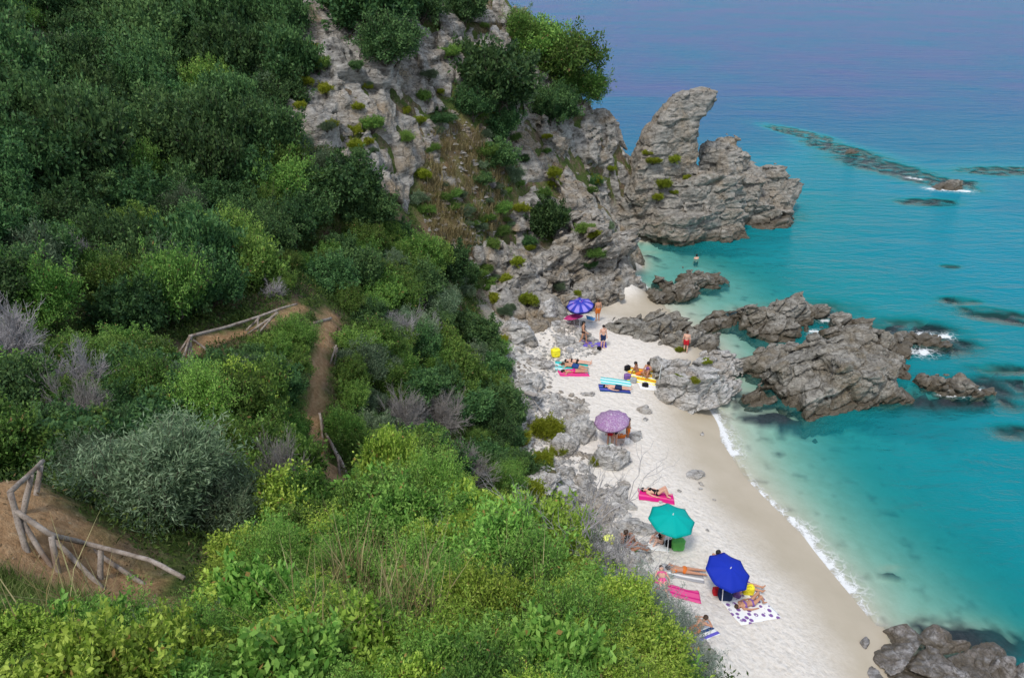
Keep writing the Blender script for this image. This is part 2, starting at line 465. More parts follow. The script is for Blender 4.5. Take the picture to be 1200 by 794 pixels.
def soil_material():
    t = NT("slope_soil")
    P = t.pos(); n1 = t.noise(P, .8, 6, .65); n2 = t.noise(P, 6, 6, .7)
    soil = t.ramp(n2, [(.25, (.06, .042, .028)), (.5, (.13, .095, .062)), (.75, (.25, .20, .14))])
    grass = t.ramp(n2, [(.3, (.035, .055, .015)), (.6, (.085, .12, .03)), (.8, (.2, .18, .08))])
    c = t.mix(t.rng(n1, .40, .54), soil, grass)
    tr = t.attr("trail")
    earth = t.ramp(n2, [(.25, (.20, .115, .055)), (.5, (.32, .20, .105)), (.8, (.47, .335, .20))])
    c = t.mix(tr, c, earth)
    bs = t.attr("scree")
    c = t.mix(bs, c, t.ramp(n2, [(.3, (.30, .27, .23)), (.55, (.52, .48, .42)), (.8, (.62, .59, .54))]))
    return t.fin(c, .95, t.bump(t.math('ADD', n2, n1), .8, .12), .1)
M_soil = soil_material()

def sand_material():
    t = NT("beach_sand")
    P = t.pos(); z = t.sep(P)[2]
    n1 = t.noise(P, .45, 4, .6); n2 = t.noise(P, 5.5, 5, .65); n3 = t.noise(P, 60, 3, .6)
    dry = t.ramp(n2, [(.3, (.59, .54, .465)), (.55, (.69, .645, .58)), (.75, (.74, .70, .64))])
    dry = t.mix(t.rng(n3, .55, .75, 0, .35), dry, (.45, .40, .33))
    wet = t.ramp(n1, [(.3, (.40, .345, .255)), (.7, (.455, .395, .30))])
    zz = t.math('ADD', z, t.math('MULTIPLY', t.math('SUBTRACT', n1, .5), .35))
    wf = t.rng(zz, .34, 1.02, 1, 0, 'SMOOTHSTEP')
    c = t.mix(wf, dry, wet)
    foot = t.math("ADD", t.voro(P, 2.2, "SMOOTH_F1"), t.math("MULTIPLY", t.voro(P, 5.1, "SMOOTH_F1"), .6))
    hgt = t.math('ADD', t.math('MULTIPLY', foot, t.rng(zz, .5, 1.0, 0, 1)), t.math('MULTIPLY', n2, .8))
    return t.fin(c, t.math('SUBTRACT', .92, t.math('MULTIPLY', wf, .45)), t.bump(t.math('MULTIPLY', hgt, t.rng(zz, .35, .9, .05, 1)), .65, .13), .25)
M_sand = sand_material()

def seabed_material():
    t = NT("sea_floor")
    P = t.pos(); n1 = t.noise(P, 1.1, 6, .65); n2 = t.noise(P, 5, 5, .7)
    sand = t.ramp(n1, [(.3, (.47, .43, .34)), (.7, (.56, .52, .43))])
    rock = t.ramp(n2, [(.3, (.018, .010, .016)), (.7, (.065, .042, .052))])
    return t.fin(t.mix(t.attr("reef"), sand, rock), .9, t.bump(n1, .4, .1), .1)
M_seabed = seabed_material()

# ------------------------------------------------------------------ trail on the slope
def path_line(pts, n=60):
    p = np.array(pts, float); d = np.r_[0, np.cumsum(np.linalg.norm(np.diff(p, axis=0), axis=1))]
    s = np.linspace(0, d[-1], n)
    q = np.stack([np.interp(s, d, p[:, k]) for k in range(p.shape[1])], 1)
    for _ in range(6):
        q[1:-1] = (q[:-2] + 2 * q[1:-1] + q[2:]) / 4
    return q
TRAIL_A = path_line([hit(*a)[:2] for a in [(388, 368), (380, 392), (379, 425), (368, 460), (364, 490), (374, 525), (392, 556), (402, 585)]])
TRAIL_B = path_line([(-9.5, 8.2), (-7.6, 8.3), (-6.6, 8.1), (-5.9, 7.7), (-5.2, 7.0), (-4.6, 6.2)])
TRAIL_C = path_line([hit(*a)[:2] for a in [(205, 418), (240, 400), (290, 388), (330, 376), (352, 360)]])

def dist_line(x, y, L):
    d = np.full(np.shape(x), 1e9)
    for a, b in zip(L[:-1], L[1:]):
        v = b - a; l2 = (v * v).sum() + 1e-9
        t = np.clip(((x - a[0]) * v[0] + (y - a[1]) * v[1]) / l2, 0, 1)
        d = np.minimum(d, np.hypot(x - a[0] - t * v[0], y - a[1] - t * v[1]))
    return d
_near = (XX > -20) & (XX < 0) & (YY > 2) & (YY < 45)
TRM = np.zeros_like(XX)
_jit = fbm(_p2 * 1.3 + 5, 3).reshape(XX.shape)[_near] * .18
for L, w in ((TRAIL_A, .34), (TRAIL_B, .95), (TRAIL_C, .30)):
    TRM[_near] = np.maximum(TRM[_near], np.clip((w - dist_line(XX[_near], YY[_near], L) + _jit) / .16, 0, 1))
TRM = np.maximum(TRM, SOILM * np.clip(.1 + .9 * _n, 0, .35))
SCREE = np.clip((3.6 - HZ) / 1.2 + _n * .6, 0, 1)

# ------------------------------------------------------------------ ground sheet: slope, beach and sea floor
IDX = np.arange(XX.size).reshape(XX.shape)
QUADS = np.stack([IDX[:-1, :-1], IDX[1:, :-1], IDX[1:, 1:], IDX[:-1, 1:]], -1).reshape(-1, 4)
VERTS = np.c_[XX.ravel(), YY.ravel(), HZ.ravel()]
_pb = inpoly(PXX, PYY, [(590, 375), (640, 345), (690, 330), (730, 300), (800, 330), (900, 380), (1000, 520), (1300, 1300), (900, 1300), (800, 760), (700, 660), (640, 600), (590, 560), (575, 450)])
_k = np.where(HZ < -.02, 2, np.where((HZ < 2.35) & (YY > 14) & (YY < 58.5) & (XX > -.5), 1, 0)).ravel()
_fk = np.median(_k[QUADS], axis=1)

def sheet(name, sel, mat, attrs):
    q = QUADS[sel]; u, inv = np.unique(q, return_inverse=True)
    me = mesh_data(name, VERTS[u], inv.reshape(-1, 4), mat, True, {k: v.ravel()[u] for k, v in attrs.items()})
    return tag(obj(name, me), kind="structure")
sheet("hillside", _fk < .9, M_soil, {"trail": TRM, "scree": SCREE})
sheet("beach", (_fk >= .9) & (_fk < 1.6), M_sand, {"dry": np.zeros_like(HZ)})
sheet("sea_floor", _fk >= 1.6, M_seabed, {"reef": REEFM})

# ------------------------------------------------------------------ the sea
WX = axis((-400, -40, 60), (-40, -4, 3), (-4, 45, .3), (45, 84, .5), (84, 140, 2.5), (140, 500, 30), (500, 9000, 900))
WY = axis((-400, -10, 60), (-10, 8, 2), (8, 92, .3), (92, 136, .5), (136, 150, 2), (150, 600, 20), (600, 12000, 600))
WXX, WYY = np.meshgrid(WX, WY, indexing='ij')
_in = (WXX > GX[0]) & (WXX < GX[-1]) & (WYY > GY[0]) & (WYY < GY[-1])
DEP = np.full(WXX.shape, 14.0)
DEP[_in] = -lookup(HZ, WXX[_in], WYY[_in])
_far = np.clip((np.hypot(WXX - 20, WYY - 50) - 92) / 30, 0, 1)
DEP = DEP * (1 - _far) + 14 * _far
FOAM_LINES = [([(828, 474), (838, 492), (850, 512), (858, 530)], .42), ([(880, 566), (890, 576), (905, 590), (925, 606), (938, 618)], .17), ([(938, 618), (946, 632), (956, 648), (972, 660), (985, 680), (998, 692)], .40),
              ([(1008, 704), (1018, 716)], .14), ([(1060, 395), (1080, 392), (1100, 394), (1112, 394)], .35), ([(1064, 410), (1078, 414), (1086, 412)], .45), ([(1104, 461), (1128, 463), (1148, 457)], .22),
              ([(1062, 208), (1078, 210)], .3), ([(1090, 221), (1112, 223), (1134, 224)], .55), ([(962, 375), (985, 378), (1005, 384)], .25), ([(745, 322), (752, 332), (765, 345)], .2), ([(950, 388), (985, 392), (1010, 398)], .25)]
FOAM = np.zeros_like(WXX)
_win = (WXX > 0) & (WXX < 75) & (WYY > 14) & (WYY < 110)
_pw = np.c_[WXX[_win], WYY[_win], np.zeros(_win.sum())]
_fj = fbm(_pw * 1.1, 3) * .35
for L, w in FOAM_LINES:
    d = dist_line(WXX[_win], WYY[_win], path_line([W(*a)[:2] for a in L], 24))
    FOAM[_win] = np.maximum(FOAM[_win], np.clip(1.15 - np.abs(d + _fj * w * 2) / w, 0, 1))
    FOAM[_win] = np.maximum(FOAM[_win], np.clip(.60 - d / (w * 5), 0, 1) * .75)
_sw = np.clip(1 - np.abs(DEP - .05) / .05, 0, 1) * .55
FOAM = np.maximum(FOAM, np.where(_win & (WYY < 52), _sw * .6, 0))
wv = np.c_[WXX.ravel(), WYY.ravel(), np.zeros(WXX.size)]
_wi = np.arange(WXX.size).reshape(WXX.shape)
wq = np.stack([_wi[:-1, :-1], _wi[1:, :-1], _wi[1:, 1:], _wi[:-1, 1:]], -1).reshape(-1, 4)
wq = wq[(DEP.ravel()[wq] > -1.2).any(1)]
wu, winv = np.unique(wq, return_inverse=True)

def water_material():
    t = NT("sea_water"); t.n.remove(t.p)
    P = t.pos(); dep = t.attr("depth"); foam = t.attr("foam")
    pn = t.noise(P, .035, 4, .6)
    d2 = t.math('MULTIPLY', dep, t.rng(pn, .3, .7, .8, 1.2))
    tint = t.ramp(t.rng(d2, 0, 2.4), [(0, (.97, .985, .98)), (.25, (.62, .90, .88)), (.6, (.22, .70, .72)), (1, (.05, .48, .54))])
    body = t.ramp(t.rng(d2, 0, 16), [(0, (.08, .42, .41)), (.08, (.012, .35, .38)), (.2, (.003, .225, .295)), (.4, (.003, .145, .25)), (.72, (.012, .12, .245)), (1, (.060, .098, .245))])
    opac = t.ramp(t.rng(d2, 0, 4.0), [(0, (0, 0, 0)), (.08, (.05, .05, .05)), (.3, (.32, .32, .32)), (.6, (.68, .68, .68)), (1, (.93, .93, .93))])
    tr = t.new("ShaderNodeBsdfTransparent"); t.put(tr.inputs[0], tint)
    df = t.new("ShaderNodeBsdfDiffuse"); t.put(df.inputs[0], body)
    m1 = t.new("ShaderNodeMixShader"); t.put(m1.inputs[0], opac); t.l.new(tr.outputs[0], m1.inputs[1]); t.l.new(df.outputs[0], m1.inputs[2])
    # waves: swell running towards the cove, chop and ripples
    a = t.noise(t.pos(rot=(0, 0, R(20)), scale=(.5, 1.5, 1)), .22, 3, .5, .4); b = t.noise(t.pos(rot=(0, 0, R(-12)), scale=(.55, 1.4, 1)), .9, 4, .6, .3); c = t.noise(P, 3.5, 3, .6)
    hgt = t.math('ADD', t.math('MULTIPLY', a, 1.6), t.math('ADD', t.math('MULTIPLY', b, .75), t.math('MULTIPLY', c, .14)))
    calm = t.rng(dep, .0, 2.2, .10, 1)
    nb = t.new("ShaderNodeBump"); t.put(nb.inputs["Height"], t.math('MULTIPLY', hgt, calm)); nb.inputs["Strength"].default_value = .8; nb.inputs["Distance"].default_value = .42
    t.l.new(nb.outputs[0], df.inputs["Normal"])
    gl = t.new("ShaderNodeBsdfGlossy"); gl.inputs["Roughness"].default_value = .12; t.l.new(nb.outputs[0], gl.inputs["Normal"])
    fr = t.new("ShaderNodeFresnel"); fr.inputs["IOR"].default_value = 1.33; t.l.new(nb.outputs[0], fr.inputs["Normal"])
    m2 = t.new("ShaderNodeMixShader"); t.put(m2.inputs[0], t.math('MULTIPLY', fr.outputs[0], .30)); t.l.new(m1.outputs[0], m2.inputs[1]); t.l.new(gl.outputs[0], m2.inputs[2])
    # foam
    fn = t.noise(P, 3.2, 7, .8, 1.5); lace = t.voro(t.pos(), 3.2, 'DISTANCE_TO_EDGE')
    ff = t.math('ADD', foam, t.math('MULTIPLY', t.math('SUBTRACT', fn, .50), 2.0))
    ff = t.rng(ff, .34, .85, 0, .85, 'SMOOTHSTEP')
    ff = t.math('MULTIPLY', ff, t.rng(foam, .02, .2))
    wob = t.new("ShaderNodeMixRGB"); wob.blend_type = 'ADD'; wob.inputs[0].default_value = .8
    wt = t.new("ShaderNodeTexNoise"); t.l.new(P, wt.inputs["Vector"]); wt.inputs["Scale"].default_value = 1.4; wt.inputs["Detail"].default_value = 4
    t.l.new(P, wob.inputs[1]); t.l.new(wt.outputs["Color"], wob.inputs[2])
    lace = t.rng(t.voro(wob.outputs[0], 2.2, 'DISTANCE_TO_EDGE'), .0, .09, .8, 0)
    ff = t.math('MAXIMUM', ff, t.math('MULTIPLY', lace, t.rng(foam, .04, .45, 0, .9)))
    fd = t.new("ShaderNodeBsdfDiffuse"); fd.inputs[0].default_value = (.78, .8, .8, 1)
    m3 = t.new("ShaderNodeMixShader"); t.put(m3.inputs[0], ff); t.l.new(m2.outputs[0], m3.inputs[1]); t.l.new(fd.outputs[0], m3.inputs[2])
    t.l.new(m3.outputs[0], t.out.inputs[0])
    return t.m
M_water = water_material()
tag(obj("sea", mesh_data("sea", wv[wu], winv.reshape(-1, 4), M_water, True, {"depth": DEP.ravel()[wu], "foam": FOAM.ravel()[wu]})), kind="structure")

# ------------------------------------------------------------------ the cliff
def rock_detail(p, rot, blocks=1.6, amp=.55, strata=(1, 1, 2.2), crack=.35, fine=.16, ledge=.0):
    """blocky, layered relief: tilted joint-bounded blocks, cracks between them, bedding ledges and rough grain"""
    m = np.array(Euler(rot).to_matrix())
    q = (p @ m.T) * np.array(strata)
    w = np.stack([noise3(q * .45 / blocks + 3 * k) for k in (1, 2, 3)], 1) * blocks * .4
    gap, rid, tl = worley((q + w * .5) / blocks)
    gapb, ridb, tlb = worley((q + w * .3) / (blocks * .36) + 31)
    v = (rid - .5) * amp * .8 + tl * amp * 1.4 + np.exp(-(gap / .07) ** 2) * crack
    v = v + (ridb - .5) * amp * .26 + tlb * amp * .55 + np.exp(-(gapb / .09) ** 2) * crack * .22
    v = v + fbm(q * .55 / blocks + 8, 2) * amp * .28
    if ledge:
        s = q[:, 2] * 1.1 / blocks + w[:, 0] * .5
        v = v + (s - np.floor(s) - .5) * ledge
    return v + fbm(q * 3.0, 3, .6) * fine

SLOPE = np.hypot(*np.gradient(HZ, GX, GY))
def cliff_f(P):
    x, y = P[:, 0], P[:, 1]
    h = lookup(HZ, x, y); s = lookup(SLOPE, x, y); m = lookup(ROCKM, x, y)
    return np.maximum((P[:, 2] - h - .75 + (1 - m) * 3.4) / np.sqrt(1 + s * s), -P[:, 2] - 1.6)
cv, cf = sdf_mesh(cliff_f, (-19, 39, -1.6), (17, 82, 23.5), .17,
                  lambda p: rock_detail(p, (.35, .3, .5), 2.6, .75, (1.25, 1, .8), .35, .11, .28), 1.2)
ROCKOBJ = [tag(obj("cliff", mesh_data("cliff", cv, cf, M_cliff, False)), kind="structure")]
# ------------------------------------------------------------------ rocks
def chunk(c, half, yaw=0, tilt=(0, 0), seed=0, cuts=7):
    """a block bounded by jittered joint planes"""
    r = np.random.default_rng(seed)
    M = np.array(Euler((R(tilt[0]), R(tilt[1]), R(yaw))).to_matrix())
    half = np.array(half, float)
    N = [np.array(v, float) for v in ((1, 0, 0), (-1, 0, 0), (0, 1, 0), (0, -1, 0), (0, 0, 1), (0, 0, -1))]
    N = [n + r.normal(size=3) * .16 for n in N]
    D = [half[0], half[0], half[1], half[1], half[2], half[2]]
    for _ in range(cuts):
        n = r.normal(size=3); n[2] = abs(n[2]) * .9; n /= np.linalg.norm(n)
        N.append(n); D.append(np.linalg.norm(n * half) * r.uniform(.78, 1.0))
    N = np.array([n / np.linalg.norm(n) for n in N]); D = np.array(D); c = np.array(c, float)
    def f(P):
        q = (P - c) @ M
        v = np.full(len(P), -1e9)
        for n, d in zip(N, D): v = np.maximum(v, q @ n - d)
        return v
    ext = np.linalg.norm(half) * 1.05
    return f, c - ext, c + ext

def smin(a, b, k):
    h = np.clip(.5 + .5 * (b - a) / k, 0, 1)
    return b * (1 - h) + a * h - k * h * (1 - h)

def rock_mesh(name, chunks, vox, mat, det, zmin=None, k=.25, band=.9, extra=None):
    lo = np.min([c[1] for c in chunks], 0) - .3; hi = np.max([c[2] for c in chunks], 0) + .3
    if zmin is not None: lo[2] = zmin
    def f(P):
        v = chunks[0][0](P)
        for c in chunks[1:]: v = smin(v, c[0](P), k)
        if extra is not None: v = extra(P, v)
        if zmin is not None: v = np.maximum(v, zmin + .25 - P[:, 2])
        return v
    v, fs = sdf_mesh(f, lo, hi, vox, det, band)
    return v, fs

def rock_thing(name, chunks, vox, mat, label, cat, det, zmin=None, k=.25, group=None, band=.9, smooth=False):
    v, fs = rock_mesh(name, chunks, vox, mat, det, zmin, k, band)
    b = np.array([(v[:, 0].min() + v[:, 0].max()) / 2, (v[:, 1].min() + v[:, 1].max()) / 2, max(v[:, 2].min(), 0)])
    o = obj(name, mesh_data(name, v - b, fs, mat, smooth), loc=b)
    return tag(o, label, cat, group)

# --- the sea stack: beak, shoulder, second peak, low outer blocks
def beak():
    out = [(727, 215), (742, 178), (752, 155), (768, 133), (784, 113), (800, 106), (826, 103), (840, 108), (841, 120), (832, 128), (820, 136), (815, 150), (815, 172), (812, 186), (822, 210), (800, 235), (740, 240)]
    yc, zc0 = 74.5, 77.0
    poly = []
    for px, py in out:
        q = G(px, py, zc0); s = (yc / q[1]); poly.append((q[0] * s, CAM_Z - (CAM_Z - q[2]) * s))
    poly = np.array(poly)
    def f(P):
        x, z = P[:, 0], P[:, 2]
        d = np.full(len(P), 1e9); ins = np.zeros(len(P), bool)
        for i in range(len(poly)):
            a, b = poly[i], poly[(i + 1) % len(poly)]; v = b - a
            t = np.clip(((x - a[0]) * v[0] + (z - a[1]) * v[1]) / (v @ v), 0, 1)
            d = np.minimum(d, np.hypot(x - a[0] - t * v[0], z - a[1] - t * v[1]))
            c = ((a[1] > z) != (b[1] > z)) & (x < v[0] * (z - a[1]) / (v[1] if abs(v[1]) > 1e-9 else 1e-9) + a[0])
            ins ^= c
        d = np.where(ins, -d, d)
        th = np.clip(2.9 - (z - 5) * .17, 1.2, 4)
        e = np.abs(P[:, 1] - yc - .35 * (x - 17)) - th
        return -smin(-d, -e, .9)
    lo = np.array([poly[:, 0].min() - .8, yc - 6, poly[:, 1].min() - .5]); hi = np.array([poly[:, 0].max() + .8, yc + 6, poly[:, 1].max() + .8])
    return f, lo, hi

def at0(px, py, z, zc): return G(px, py, zc)
stack = [beak(),
         chunk(G(790, 245, 75.5), (5.2, 3.4, 3.6), 8, (0, -8), 1), chunk(G(760, 225, 76), (2.8, 2.6, 4.2), -10, (6, 8), 2), chunk(G(800, 262, 73.5), (5.0, 2.0, 1.6), 4, (0, 5), 3),
         chunk(G(743, 250, 75), (2.0, 2.4, 3.4), 5, (0, 6), 31),
         chunk(G(854, 171, 77.5), (.8, 1.0, 1.25), 12, (4, 10), 4, 9), chunk(G(852, 188, 77.5), (1.5, 1.5, 1.9), 12, (4, 4), 46, 9), chunk(G(846, 212, 77), (1.9, 1.9, 2.6), 20, (4, -6), 5), chunk(G(838, 238, 76), (2.5, 2.4, 2.6), 10, (4, -6), 45), chunk(G(832, 185, 77), (1.1, 1.1, 2.0), 0, (0, -14), 6),
         chunk(G(868, 226, 78), (1.8, 2.4, 2.1), 10, (10, 4), 7), chunk(G(897, 212, 80.5), (1.5, 2.0, 1.5), 25, (0, -8), 8), chunk(G(912, 228, 80.5), (1.75, 2.0, 1.7), -15, (0, 8), 9),
         chunk(G(885, 245, 79), (3.4, 2.6, 1.5), 6, (6, 6), 10), chunk(G(840, 268, 74.5), (2.4, 1.8, 1.2), 0, (0, 8), 11), chunk(G(900, 262, 78), (3.2, 1.8, .5), 0, (0, 4), 12)]
sv, sf = rock_mesh("sea_stack", stack, .125, M_stack, lambda p: rock_detail(p, (.10, .12, .25), 2.1, .27, (1, 1, 1.9), .24, .07, .13) * np.where((p[:, 2] > 6) & (p[:, 0] < 20.5), .6, 1.0), -1.6, .28, .7)
sb = np.array([19.5, 76.0, 0.0])
sea_stack = tag(obj("sea_stack", mesh_data("sea_stack", sv - sb, sf, M_stack, False), loc=sb), "tall grey sea stack with a beak shaped peak leaning right over the turquoise sea", "sea stack")

ROCKOBJ.append(sea_stack)
# --- low rocks standing in the shallows and on the sand, each by its chunks: (photo x, y, level, half width, half depth, half height, yaw, tilt x, tilt y)
def rocks(name, label, cat, L, vox=.075, z0=0.0, mat=None, amp=.20, blocks=1.0, seed=50, rot=(.35, .55, .3), group=None, zmin=-1.3, strata=(1, 1, 2.2), k=.07, det=None):
    ch = []
    for i, a in enumerate(L):
        px, py, z, hw, hd, hh, yaw, tx, ty = a
        ch.append(chunk(W(px, py, z), (hw, hd, hh), yaw, (tx, ty), seed + i))
    det = det or (lambda p: rock_detail(p, rot, blocks * 1.75, amp * 1.25, strata, .26, .035, amp * .25))
    o = rock_thing(name, ch, vox, mat or M_searock, label, cat, det, zmin, k, group, .5)
    ROCKOBJ.append(o)
    return o

SEAROCK = "rocks standing in the shallows"
rocks("sea_rock", "largest grey brown rock mass in the shallows, cracked and layered, below the tide pool", "rock", [
    (955, 440, .5, 3.4, 2.2, 1.5, 8, 4, -4), (1000, 445, .6, 2.6, 2.4, 1.7, -10, 6, 6), (910, 425, .3, 2.6, 1.5, 1.0, 20, 0, -10), (975, 462, .3, 2.2, 1.3, 1.35, 5, -12, 0), (1020, 455, .2, 1.9, 1.7, 1.3, 15, 0, 12),
    (935, 462, .0, 1.5, .9, .9, 10, 8, 0), (885, 432, .1, 1.5, .9, .6, 12, 0, -8), (1005, 415, .9, 1.9, 1.4, 1.0, 0, 10, 0), (965, 408, .5, 1.6, 1.1, .9, 5, 0, 0), (1040, 430, .1, 1.3, 1.5, .9, 0, 0, 8), (1015, 400, .5, 2.2, 1.0, .8, -8, 0, -5)],
    .08, seed=60, group=SEAROCK)
rocks("sea_rock", "low dark rock tongue awash with white foam right of the largest rock", "rock", [
    (1045, 402, .2, 1.7, .8, .45, 5, 0, 3), (1070, 398, .1, 1.6, .7, .45, -4, 0, 2), (1092, 402, -.05, 1.3, .6, .35, 0, 0, 0), (1050, 415, .0, 1.2, .7, .4, 0, 0, 0)], .08, seed=80, group=SEAROCK)
rocks("sea_rock", "upright dark brown rocks at the seaward end of the tide pool wall", "rock", [
    (915, 372, .5, 1.5, 1.2, 1.4, 10, 0, -22), (893, 376, .4, 1.5, 1.1, 1.1, -10, 0, 18), (932, 366, .6, 1.0, 1.2, 1.5, 15, 8, -14), (912, 392, .1, 1.9, 1.0, .75, 8, 0, -6), (950, 366, .2, 1.2, .9, .7, 0, 0, -8), (875, 370, .2, .9, .7, .7, 0, 0, 20)], .08, seed=90, group=SEAROCK)
rocks("sea_rock", "pair of dark slabs in foam between the upright rocks and the largest rock", "rock", [
    (995, 392, .25, 1.9, .9, .7, 4, 0, -4), (985, 378, .3, .9, .8, .8, 10, 0, 0), (1008, 384, .1, .9, .7, .45, 0, 0, 0)], .08, seed=100, group=SEAROCK)
rocks("sea_rock", "low brown rock with sharp spur lying alone in pale shallows near the swimmer", "rock", [
    (822, 330, .25, 1.5, 1.0, .75, 8, 0, -4), (840, 328, .15, 1.1, .8, .5, 0, 0, 6), (800, 343, .2, 1.9, .9, .6, 16, 0, -12), (780, 351, .1, 1.3, .7, .45, 12, 0, 0)], .08, seed=110, group=SEAROCK)
rocks("sea_rock", "small pale rock with a pointed tip at the edge of the sandy inlet", "rock", [(782, 334, .1, .9, .6, .35, 0, 0, 6), (771, 329, .3, .3, .3, .7, 0, 0, -14)], .06, seed=118, group=SEAROCK)
rocks("sea_rock", "small dark rock linking the tide pool wall to the upright rocks", "rock", [(846, 377, .15, 1.2, .8, .6, 0, 0, 0), (858, 372, .1, .8, .6, .4, 0, 0, 0), (833, 380, .2, .8, .7, .5, 0, 0, 8)], .07, seed=122, group=SEAROCK)
rocks("sea_rock", "dark rock island ringed by foam beyond the largest rock", "rock", [(1110, 453, .1, 1.5, .8, .6, 6, 0, -5), (1132, 456, .1, 1.0, .7, .4, 0, 0, 8), (1092, 455, .0, .9, .6, .45, 0, 0, -10), (1150, 460, -.05, .7, .4, .25, 0, 0, 0)], .08, seed=126, group=SEAROCK)
rocks("sea_rock", "tiny black rock breaking through white foam far out to sea", "rock", [(1108, 221, .0, 1.6, .9, .35, 0, 0, 0), (1118, 219, .1, .7, .6, .3, 0, 0, 0)], .12, seed=130, group=SEAROCK)
rocks("sea_rock", "thin dark reef tip just breaking the far water behind the stack", "rock", [(1000, 180, -.12, 1.4, .8, .35, 0, 0, 0)], .14, seed=132, group=SEAROCK)
rocks("sea_rock", "half submerged grey rock at the mouth of the shallow channel", "rock", [(885, 468, -.05, 1.1, .7, .38, 10, 0, 4), (900, 470, -.1, .7, .5, .3, 0, 0, 0)], .07, seed=134, group=SEAROCK)
rocks("shore_rock", "grey layered rock on the sand beside the inlet, left of the crouching rock wall", "rock", [
    (745, 388, .9, 1.9, 1.1, .75, 6, 0, -5), (722, 386, 1.0, 1.0, .8, .55, 12, 0, -12), (768, 384, .7, 1.6, 1.1, .75, 0, 0, 6), (790, 380, .5, 1.5, 1.0, .75, -5, 0, 0), (760, 398, .7, 1.2, .7, .5, 0, 0, 0)], .075, seed=140, group="rocks on the sand by the inlet")
rocks("shore_rock", "dark rock wall standing behind the bather at the tide pool", "rock", [
    (798, 402, .7, 1.4, .8, .7, 0, 0, 4), (822, 399, .6, 1.3, .8, .75, 5, 0, -4), (778, 407, .5, .9, .6, .4, 0, 0, -6), (815, 390, .6, 1.0, .8, .7, 0, 0, 5)], .07, seed=146, group="rocks on the sand by the inlet")
rocks("shore_rock", "big rounded grey boulder with green tufts on top between sand and water", "boulder", [
    (812, 455, 1.0, 2.2, 1.3, 1.15, 6, 0, 0), (800, 463, .8, 2.0, 1.0, .75, 3, -6, 0), (838, 440, .8, 1.2, 1.5, 1.1, 10, 0, 10), (795, 442, 1.2, 1.5, 1.1, .9, 0, 0, -10), (845, 425, .6, 1.4, .8, .8, -10, 0, 0)], .065, seed=150, amp=.16, mat=M_boulder, group="rocks on the sand by the inlet")
rocks("shore_rock", "broad grey slab ledge at the water's edge in the near corner of the beach", "rock", [
    (1080, 778, .05, 2.0, 1.2, .24, 5, 0, 2), (1035, 780, .12, 1.1, .8, .22, 20, 0, -4), (1130, 788, -.08, 1.9, 1.1, .24, -5, 0, 3), (1080, 750, -.05, 1.4, .4, .28, 8, 0, 0), (1150, 772, -.1, 1.2, .7, .28, 0, 0, 0), (1110, 802, .05, 2.0, 1.0, .3, 0, 0, 0), (1180, 805, .0, 1.8, 1.1, .26, 0, 0, 4), (1010, 757, .25, .55, .3, .25, 30, 0, -10), (1050, 808, .2, 1.2, .9, .28, 0, 0, 0)],
    .05, seed=160, amp=.10, blocks=1.5, mat=rock_material("slate_rock", grey=(.24, .235, .235), dark=(.10, .095, .095), warm=(.25, .21, .18), wet=.35, scale=1.8))

# --- rock outcrops at the foot of the cliff, each a boulder-sized crag
CRAG = "crags at the foot of the cliff"
rocks("crag", "sloping layered grey rock tongue at the foot of the cliff by the inlet", "crag", [
    (705, 330, 1.2, 2.6, 1.2, 1.0, 22, 0, -18), (690, 345, 1.2, 2.4, 1.0, .8, 20, 0, -14), (722, 326, .9, 1.5, 1.0, .9, 10, 0, -10), (670, 355, 1.5, 2.0, .9, .7, 10, 0, -8), (735, 330, .5, .8, .7, .6, 0, 0, 0)], .085, seed=170, mat=M_cliff, group=CRAG, zmin=-.5)
rocks("crag", "tall fissured grey crag standing over the inlet with a grassy crack", "crag", [
    (690, 300, 3.0, 2.2, 1.8, 2.6, 6, 0, 4), (712, 298, 2.6, 1.3, 1.6, 2.4, -12, 0, 12), (665, 305, 3.0, 1.8, 1.5, 2.2, 10, 6, -6), (697, 272, 4.5, 1.7, 1.4, 1.5, 0, 0, 8), (640, 320, 2.6, 1.6, 1.3, 1.7, 0, 0, -6)], .09, seed=180, mat=M_cliff, group=CRAG, amp=.36, blocks=1.2, zmin=-.5)
rocks("crag", "buttress of grey rock with yellow grass streaks left of the fissured crag", "crag", [
    (600, 330, 2.8, 2.0, 1.6, 1.9, 0, 0, -8), (575, 318, 3.6, 1.5, 1.4, 1.7, 10, 0, 5), (625, 345, 2.1, 1.6, 1.2, 1.3, -6, 0, 6), (590, 350, 2.4, 1.4, 1.0, 1.1, 0, 0, 0)], .09, seed=190, mat=M_cliff, group=CRAG, amp=.34, blocks=1.2, zmin=-.5)

# ------------------------------------------------------------------ boulders: a few shapes, each copied
def boulder_proto(seed):
    r = np.random.default_rng(seed)
    h = r.uniform((.75, .55, .42), (1, .8, .7))
    ch = [chunk((0, 0, 0), h, 0, (0, 0), seed, 9)]
    if r.random() < .5: ch.append(chunk((r.uniform(-.5, .5), r.uniform(-.3, .3), .1), h * r.uniform(.5, .75), r.uniform(0, 180), (r.uniform(-15, 15), 10), seed + 7, 6))
    v, fs = rock_mesh("b", ch, .06, None, lambda p: rock_detail(p, (.5, .3, seed), 1.0, .12, (1, 1, 1.6), .07, .025, .04), None, .12, band=.5)
    return mesh_data("boulder", v, fs, M_boulder, False)
BPROTO = [boulder_proto(s) for s in range(300, 309)]

